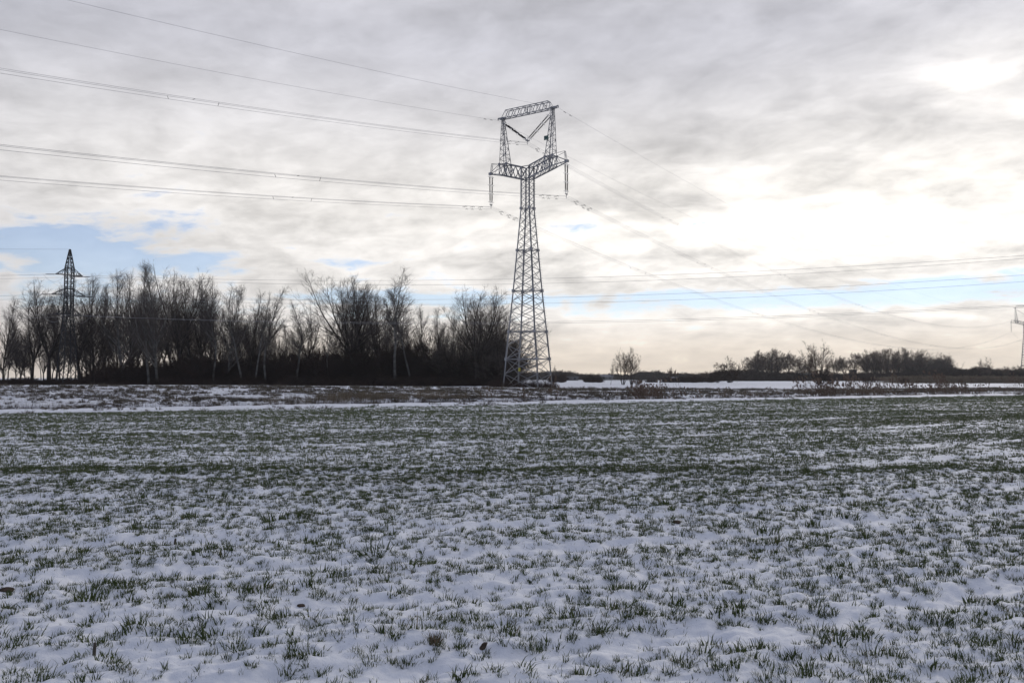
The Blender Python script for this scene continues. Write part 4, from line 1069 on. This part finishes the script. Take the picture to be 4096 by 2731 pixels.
# the wires to the right run to a nearer pylon outside the frame: each passes a known spot of the right edge
right = {0: (1022, 1034), 1: (1100, 1126), 2: (1219, 1224)}
mid = {0: (1118, 1136), 1: (1195, 1215), 2: (1289, 1294)}
for i in range(3):
    for sg in (-1, 1):
        L = oL[i]; A = Vector((OP.x + sg * ux * L, OP.y + sg * uy * L, ozs[i] - .1))
        j = 0 if sg < 0 else 1
        y_far = 126 if sg < 0 else 134      # the far and the near circuit at the right edge
        Bq = right_end(right[i][j], y_far); d = (Bq - A); 
        # point at mid picture gives the sag of the part seen
        tm = .5; M_ = A + d * tm
        # height seen there
        mx = M_.x / M_.y * F + CX; zz = at(mx, mid[i][j], M_.y).z; sag = max(1.2, (A.z + Bq.z) / 2 - zz)
        # continue the same parabola on past the frame
        k = 1.35; Lh = d.copy(); P = []
        for q in np.linspace(0, k, 60): P.append((d.x * q, d.y * q, d.z * q - 4 * sag * q * (1 - q)))
        o = link('power_line_wire', wire_mesh('power_line_wire', np.array(P), .019, M_wire), None, loc=A)
        tag(o, 'wire from the dark pylon\'s %s %s arm crossing the view to the right' % (('left', 'right')[j], lev[i]), 'power line', 'wires of the old line')
        Bl = A + Vector((-.90, -.42, 0)) * 240
        o = link('power_line_wire', wire_mesh('power_line_wire', span_pts((0, 0, 0), Bl - A + Vector((0, 0, 0)), 5.0, 40), .019, M_wire), None, loc=A)
        tag(o, 'wire from the dark pylon\'s %s %s arm leaving to the left' % (('left', 'right')[j], lev[i]), 'power line', 'wires of the old line')
        # tension insulators along both directions
        for dv in (d.normalized() + Vector((0, 0, -.04)), Vector((-.90, -.42, -.05)).normalized()):
            V, q = lathe([(0, 0), (.05, 0), (.08, .3), (.08, 1.4), (.05, 1.7), (0, 1.7)], 6); Mx = np.array(dv.to_track_quat('Z', 'Y').to_matrix())
            loc = Vector((sg * L, 0, ozs[i] - .1)); Mi = np.array(Matrix.Rotation(-a2, 3, 'Z'))
            link('tension_insulator', np_mesh('tension_insulator', V @ Mx.T @ Mi.T, q, [M_insul]), op, loc=loc)
        # jumper loop
        t = np.linspace(0, 1, 13)[:, None]; dl = np.array((-.90, -.42, 0)) * 2.1; dr = np.array(d.normalized()) * 2.1
        J = dl * (1 - t) + dr * t; J[:, 2] -= (1.5 * 4 * t * (1 - t))[:, 0]; Mi = np.array(Matrix.Rotation(-a2, 3, 'Z'))
        link('jumper_loop', wire_mesh('jumper_loop', J @ Mi.T, .019, M_wire), op, loc=Vector((sg * L, 0, ozs[i] - .1)))
A = Vector((OP.x, OP.y, oH)); Bl = A + Vector((-.90, -.42, 0)) * 240
o = link('earth_wire', wire_mesh('earth_wire', span_pts((0, 0, 0), Bl - A, 4, 40), .016, M_wire), None, loc=A); tag(o, 'single wire leaving the tip of the dark pylon to the left', 'power line')

# ------------------------------------------------------------------ houses on the horizon
M_wall = mat('pale_render', (.16, .155, .15), .9, 0, .15, .5); M_walld = mat('dark_render', (.035, .032, .03), .9, 0, .15, .5)
M_roof = mat('snowy_roof', (.14, .13, .13), .8, 0, 0, .6, col2=(.26, .26, .28)); M_roofd = mat('dark_roof', (.07, .06, .06), .9, 0, .2, 1)
M_glass = mat('dark_window_glass', (.03, .035, .04), .15, 0, .1, 1, spec=.6)
def house(px, top, D, w, label, flat=False, dark=False, rz=0.0):
    p = at(px, 1510, D); H = at(px, top, D).z
    root = link('house', None, loc=(p.x, D, 0), rot=(0, 0, rz)); tag(root, label, 'house', 'houses at the horizon')
    d = w * .7; e = H if flat else H * .62
    link('wall', np_mesh('wall', *box_arr(np.array([0, 0, e / 2 - .5]), np.array([w, d, e + 1])), [M_walld if dark else M_wall]), root)
    if flat: link('roof', np_mesh('roof', *box_arr(np.array([0, 0, e + .15]), np.array([w + .6, d + .6, .3])), [M_roof if not dark else M_roofd]), root)
    else:
        V = np.array([(x, y, z) for x in (-w / 2 - .4, w / 2 + .4) for y, z in ((-d / 2 - .4, e), (0, H), (d / 2 + .4, e), (d / 2 + .4, e - .2), (0, H - .25), (-d / 2 - .4, e - .2))])
        q = np.array([(0, 6, 7, 1), (1, 7, 8, 2), (2, 8, 9, 3), (3, 9, 10, 4), (4, 10, 11, 5), (5, 11, 6, 0), (0, 1, 4, 5), (1, 2, 3, 4), (6, 11, 10, 7), (7, 10, 9, 8)])
        rf = link('roof', np_mesh('roof', V, q, [M_roof if not dark else M_roofd]), root)
        link('chimney', np_mesh('chimney', *box_arr(np.array([w * .2, .3, H]), np.array([.7, .7, 1.6])), [M_walld]), rf)
    nW = max(2, int(w / 3))
    for i in range(nW):
        x = -w / 2 + w * (i + .5) / nW
        f = link('window', np_mesh('window', *box_arr(np.array([x, -d / 2 - .03, e * .55]), np.array([1.2, .1, 1.2])), [M_wall]), root)
        link('pane', np_mesh('pane', *box_arr(np.array([x, -d / 2 - .09, e * .55]), np.array([1.0, .04, 1.0])), [M_glass]), f)
house(2284, 1508, 470, 8, 'low pale building with a flat snowy roof beyond the big pylon', True)
house(2426, 1498, 560, 8, 'small house with a snowy roof behind the thin sapling')
house(2575, 1495, 620, 10, 'house with a steep snowy gable right of the multi-stemmed trees', rz=.5)
house(2702, 1507, 560, 7, 'pale low house right of the small windswept tree', rz=.2)
house(3215, 1495, 405, 7, 'pale two level building half hidden left of the tall spreading tree', True)
house(3250, 1497, 425, 9, 'dark flat roofed shed behind the tall spreading tree', True, True)
house(3412, 1480, 436, 3.2, 'dark tower-like hut in the gap of the far right wood', True, True)
house(3512, 1497, 430, 6, 'dark low shed at the foot of the far right wood', True, True)

# ------------------------------------------------------------------ small things on the field
def clod(px, py, s, label, seed):
    D = (EYE) / ((py - 1510) / F); x = (px - CX) / F * D; rng = np.random.default_rng(seed)
    n = 10; m = 16; th = np.linspace(0, np.pi, n); ph = np.arange(m) * 2 * np.pi / m
    T_, P_ = np.meshgrid(th, ph, indexing='ij'); V = np.stack([np.sin(T_) * np.cos(P_) * 1.5, np.sin(T_) * np.sin(P_), np.cos(T_) * .62], -1)
    r = .75 + .5 * fbm(V[..., 0] * 1.6 + 9 + seed, V[..., 1] * 1.6 + V[..., 2] * 2.1, seed, 4); V = (V * r[..., None] * s).reshape(-1, 3)
    q = np.array([(i * m + j, i * m + (j + 1) % m, (i + 1) * m + (j + 1) % m, (i + 1) * m + j) for i in range(n - 1) for j in range(m)])
    tag(link('soil_clod', np_mesh('soil_clod', V, q, [M_soil]), None, loc=(x, D, H1(x, D) + s * .2)), label, 'clod', 'clods of frozen soil')
clod(52, 2352, .036, 'brown clod of soil with grass at the left edge of the foreground', 1)
clod(1215, 2395, .02, 'small dark lump of soil left of the foreground middle', 2)
clod(1190, 2135, .022, 'small brown lump among the wheat left of the picture middle', 4)
clod(2700, 2085, .035, 'dark lump of soil in the wheat right of the middle', 5)
clod(2560, 1880, .04, 'far brown lump on a wheel mark of the field', 6)
def stubs(px, py, n, h, w, label, seed, lean=.5):
    D = EYE / ((py - 1510) / F); x = (px - CX) / F * D; rng = np.random.default_rng(seed)
    root = link('dead_grass_tuft', None, loc=(x, D, H1(x, D))); tag(root, label, 'grass tuft', None)
    V, q = blades(rng, n, .035, h * .5, h, w, lean, .4, S=3)
    link('withered_stalks', np_mesh('withered_stalks', V, q, [M_straw]), root)
    V, q = blades(rng, n // 2, .045, h * .4, h * .9, w * .8, .6, .4, S=3); link('green_blades', np_mesh('green_blades', V, q, [M_crop]), root)
stubs(1745, 2560, 44, .11, .006, 'withered brown tuft in the foreground left of the picture middle', 1, .8)
stubs(1110, 2720, 20, .09, .004, 'brown dry tuft at the bottom edge of the picture', 2)
stubs(3230, 2580, 10, .07, .004, 'small patch of withered stalks in the right foreground', 3)
def stake(px, py, h, r, lean, label, name='stalk_stub', m=None, cat='stub'):
    D = EYE / ((py - 1510) / F); x = (px - CX) / F * D; rng = np.random.default_rng(int(px))
    prof = [(0, -.05), (r * 1.1, -.05), (r, h * .3), (r * .92, h * .75), (r * .8, h * .93), (r * .35, h), (0, h * .96)]
    V, q = lathe(prof, 8); V[:, 0] *= 1.3; V[:, 0] += lean * V[:, 2]; V += rng.normal(0, r * .06, V.shape)
    tag(link(name, np_mesh(name, V, q, [m or M_wood]), None, loc=(x, D, H1(x, D))), label, cat)
stake(4033, 1922, .10, .012, .2, 'short grey wooden stake leaning in the field near the right edge', 'wooden_stake', cat='stake')
stake(402, 2592, .075, .008, .05, 'pale dry maize stub standing in the left foreground')
stake(712, 2172, .06, .009, .1, 'dry maize stub on the left side of the field')
stake(1930, 2560, .035, .014, .6, 'small brown leaf-like stub right of the withered tuft', m=M_soil)

# ------------------------------------------------------------------ thin winter air
def haze():
    V, q = box_arr(np.array([0, 1120.0, 28.0]), np.array([3000.0, 3000.0, 62.0]))
    m = bpy.data.materials.new('thin_air'); m.use_nodes = True; nt = m.node_tree; nt.nodes.clear()
    v = nt.nodes.new('ShaderNodeVolumePrincipled'); v.inputs['Density'].default_value = .00015; v.inputs['Color'].default_value = (.86, .90, .97, 1); v.inputs['Anisotropy'].default_value = .4
    o = nt.nodes.new('ShaderNodeOutputMaterial'); nt.links.new(v.outputs[0], o.inputs['Volume'])
    tag(link('haze', np_mesh('haze', V, q, [m])), kind='stuff')
haze()
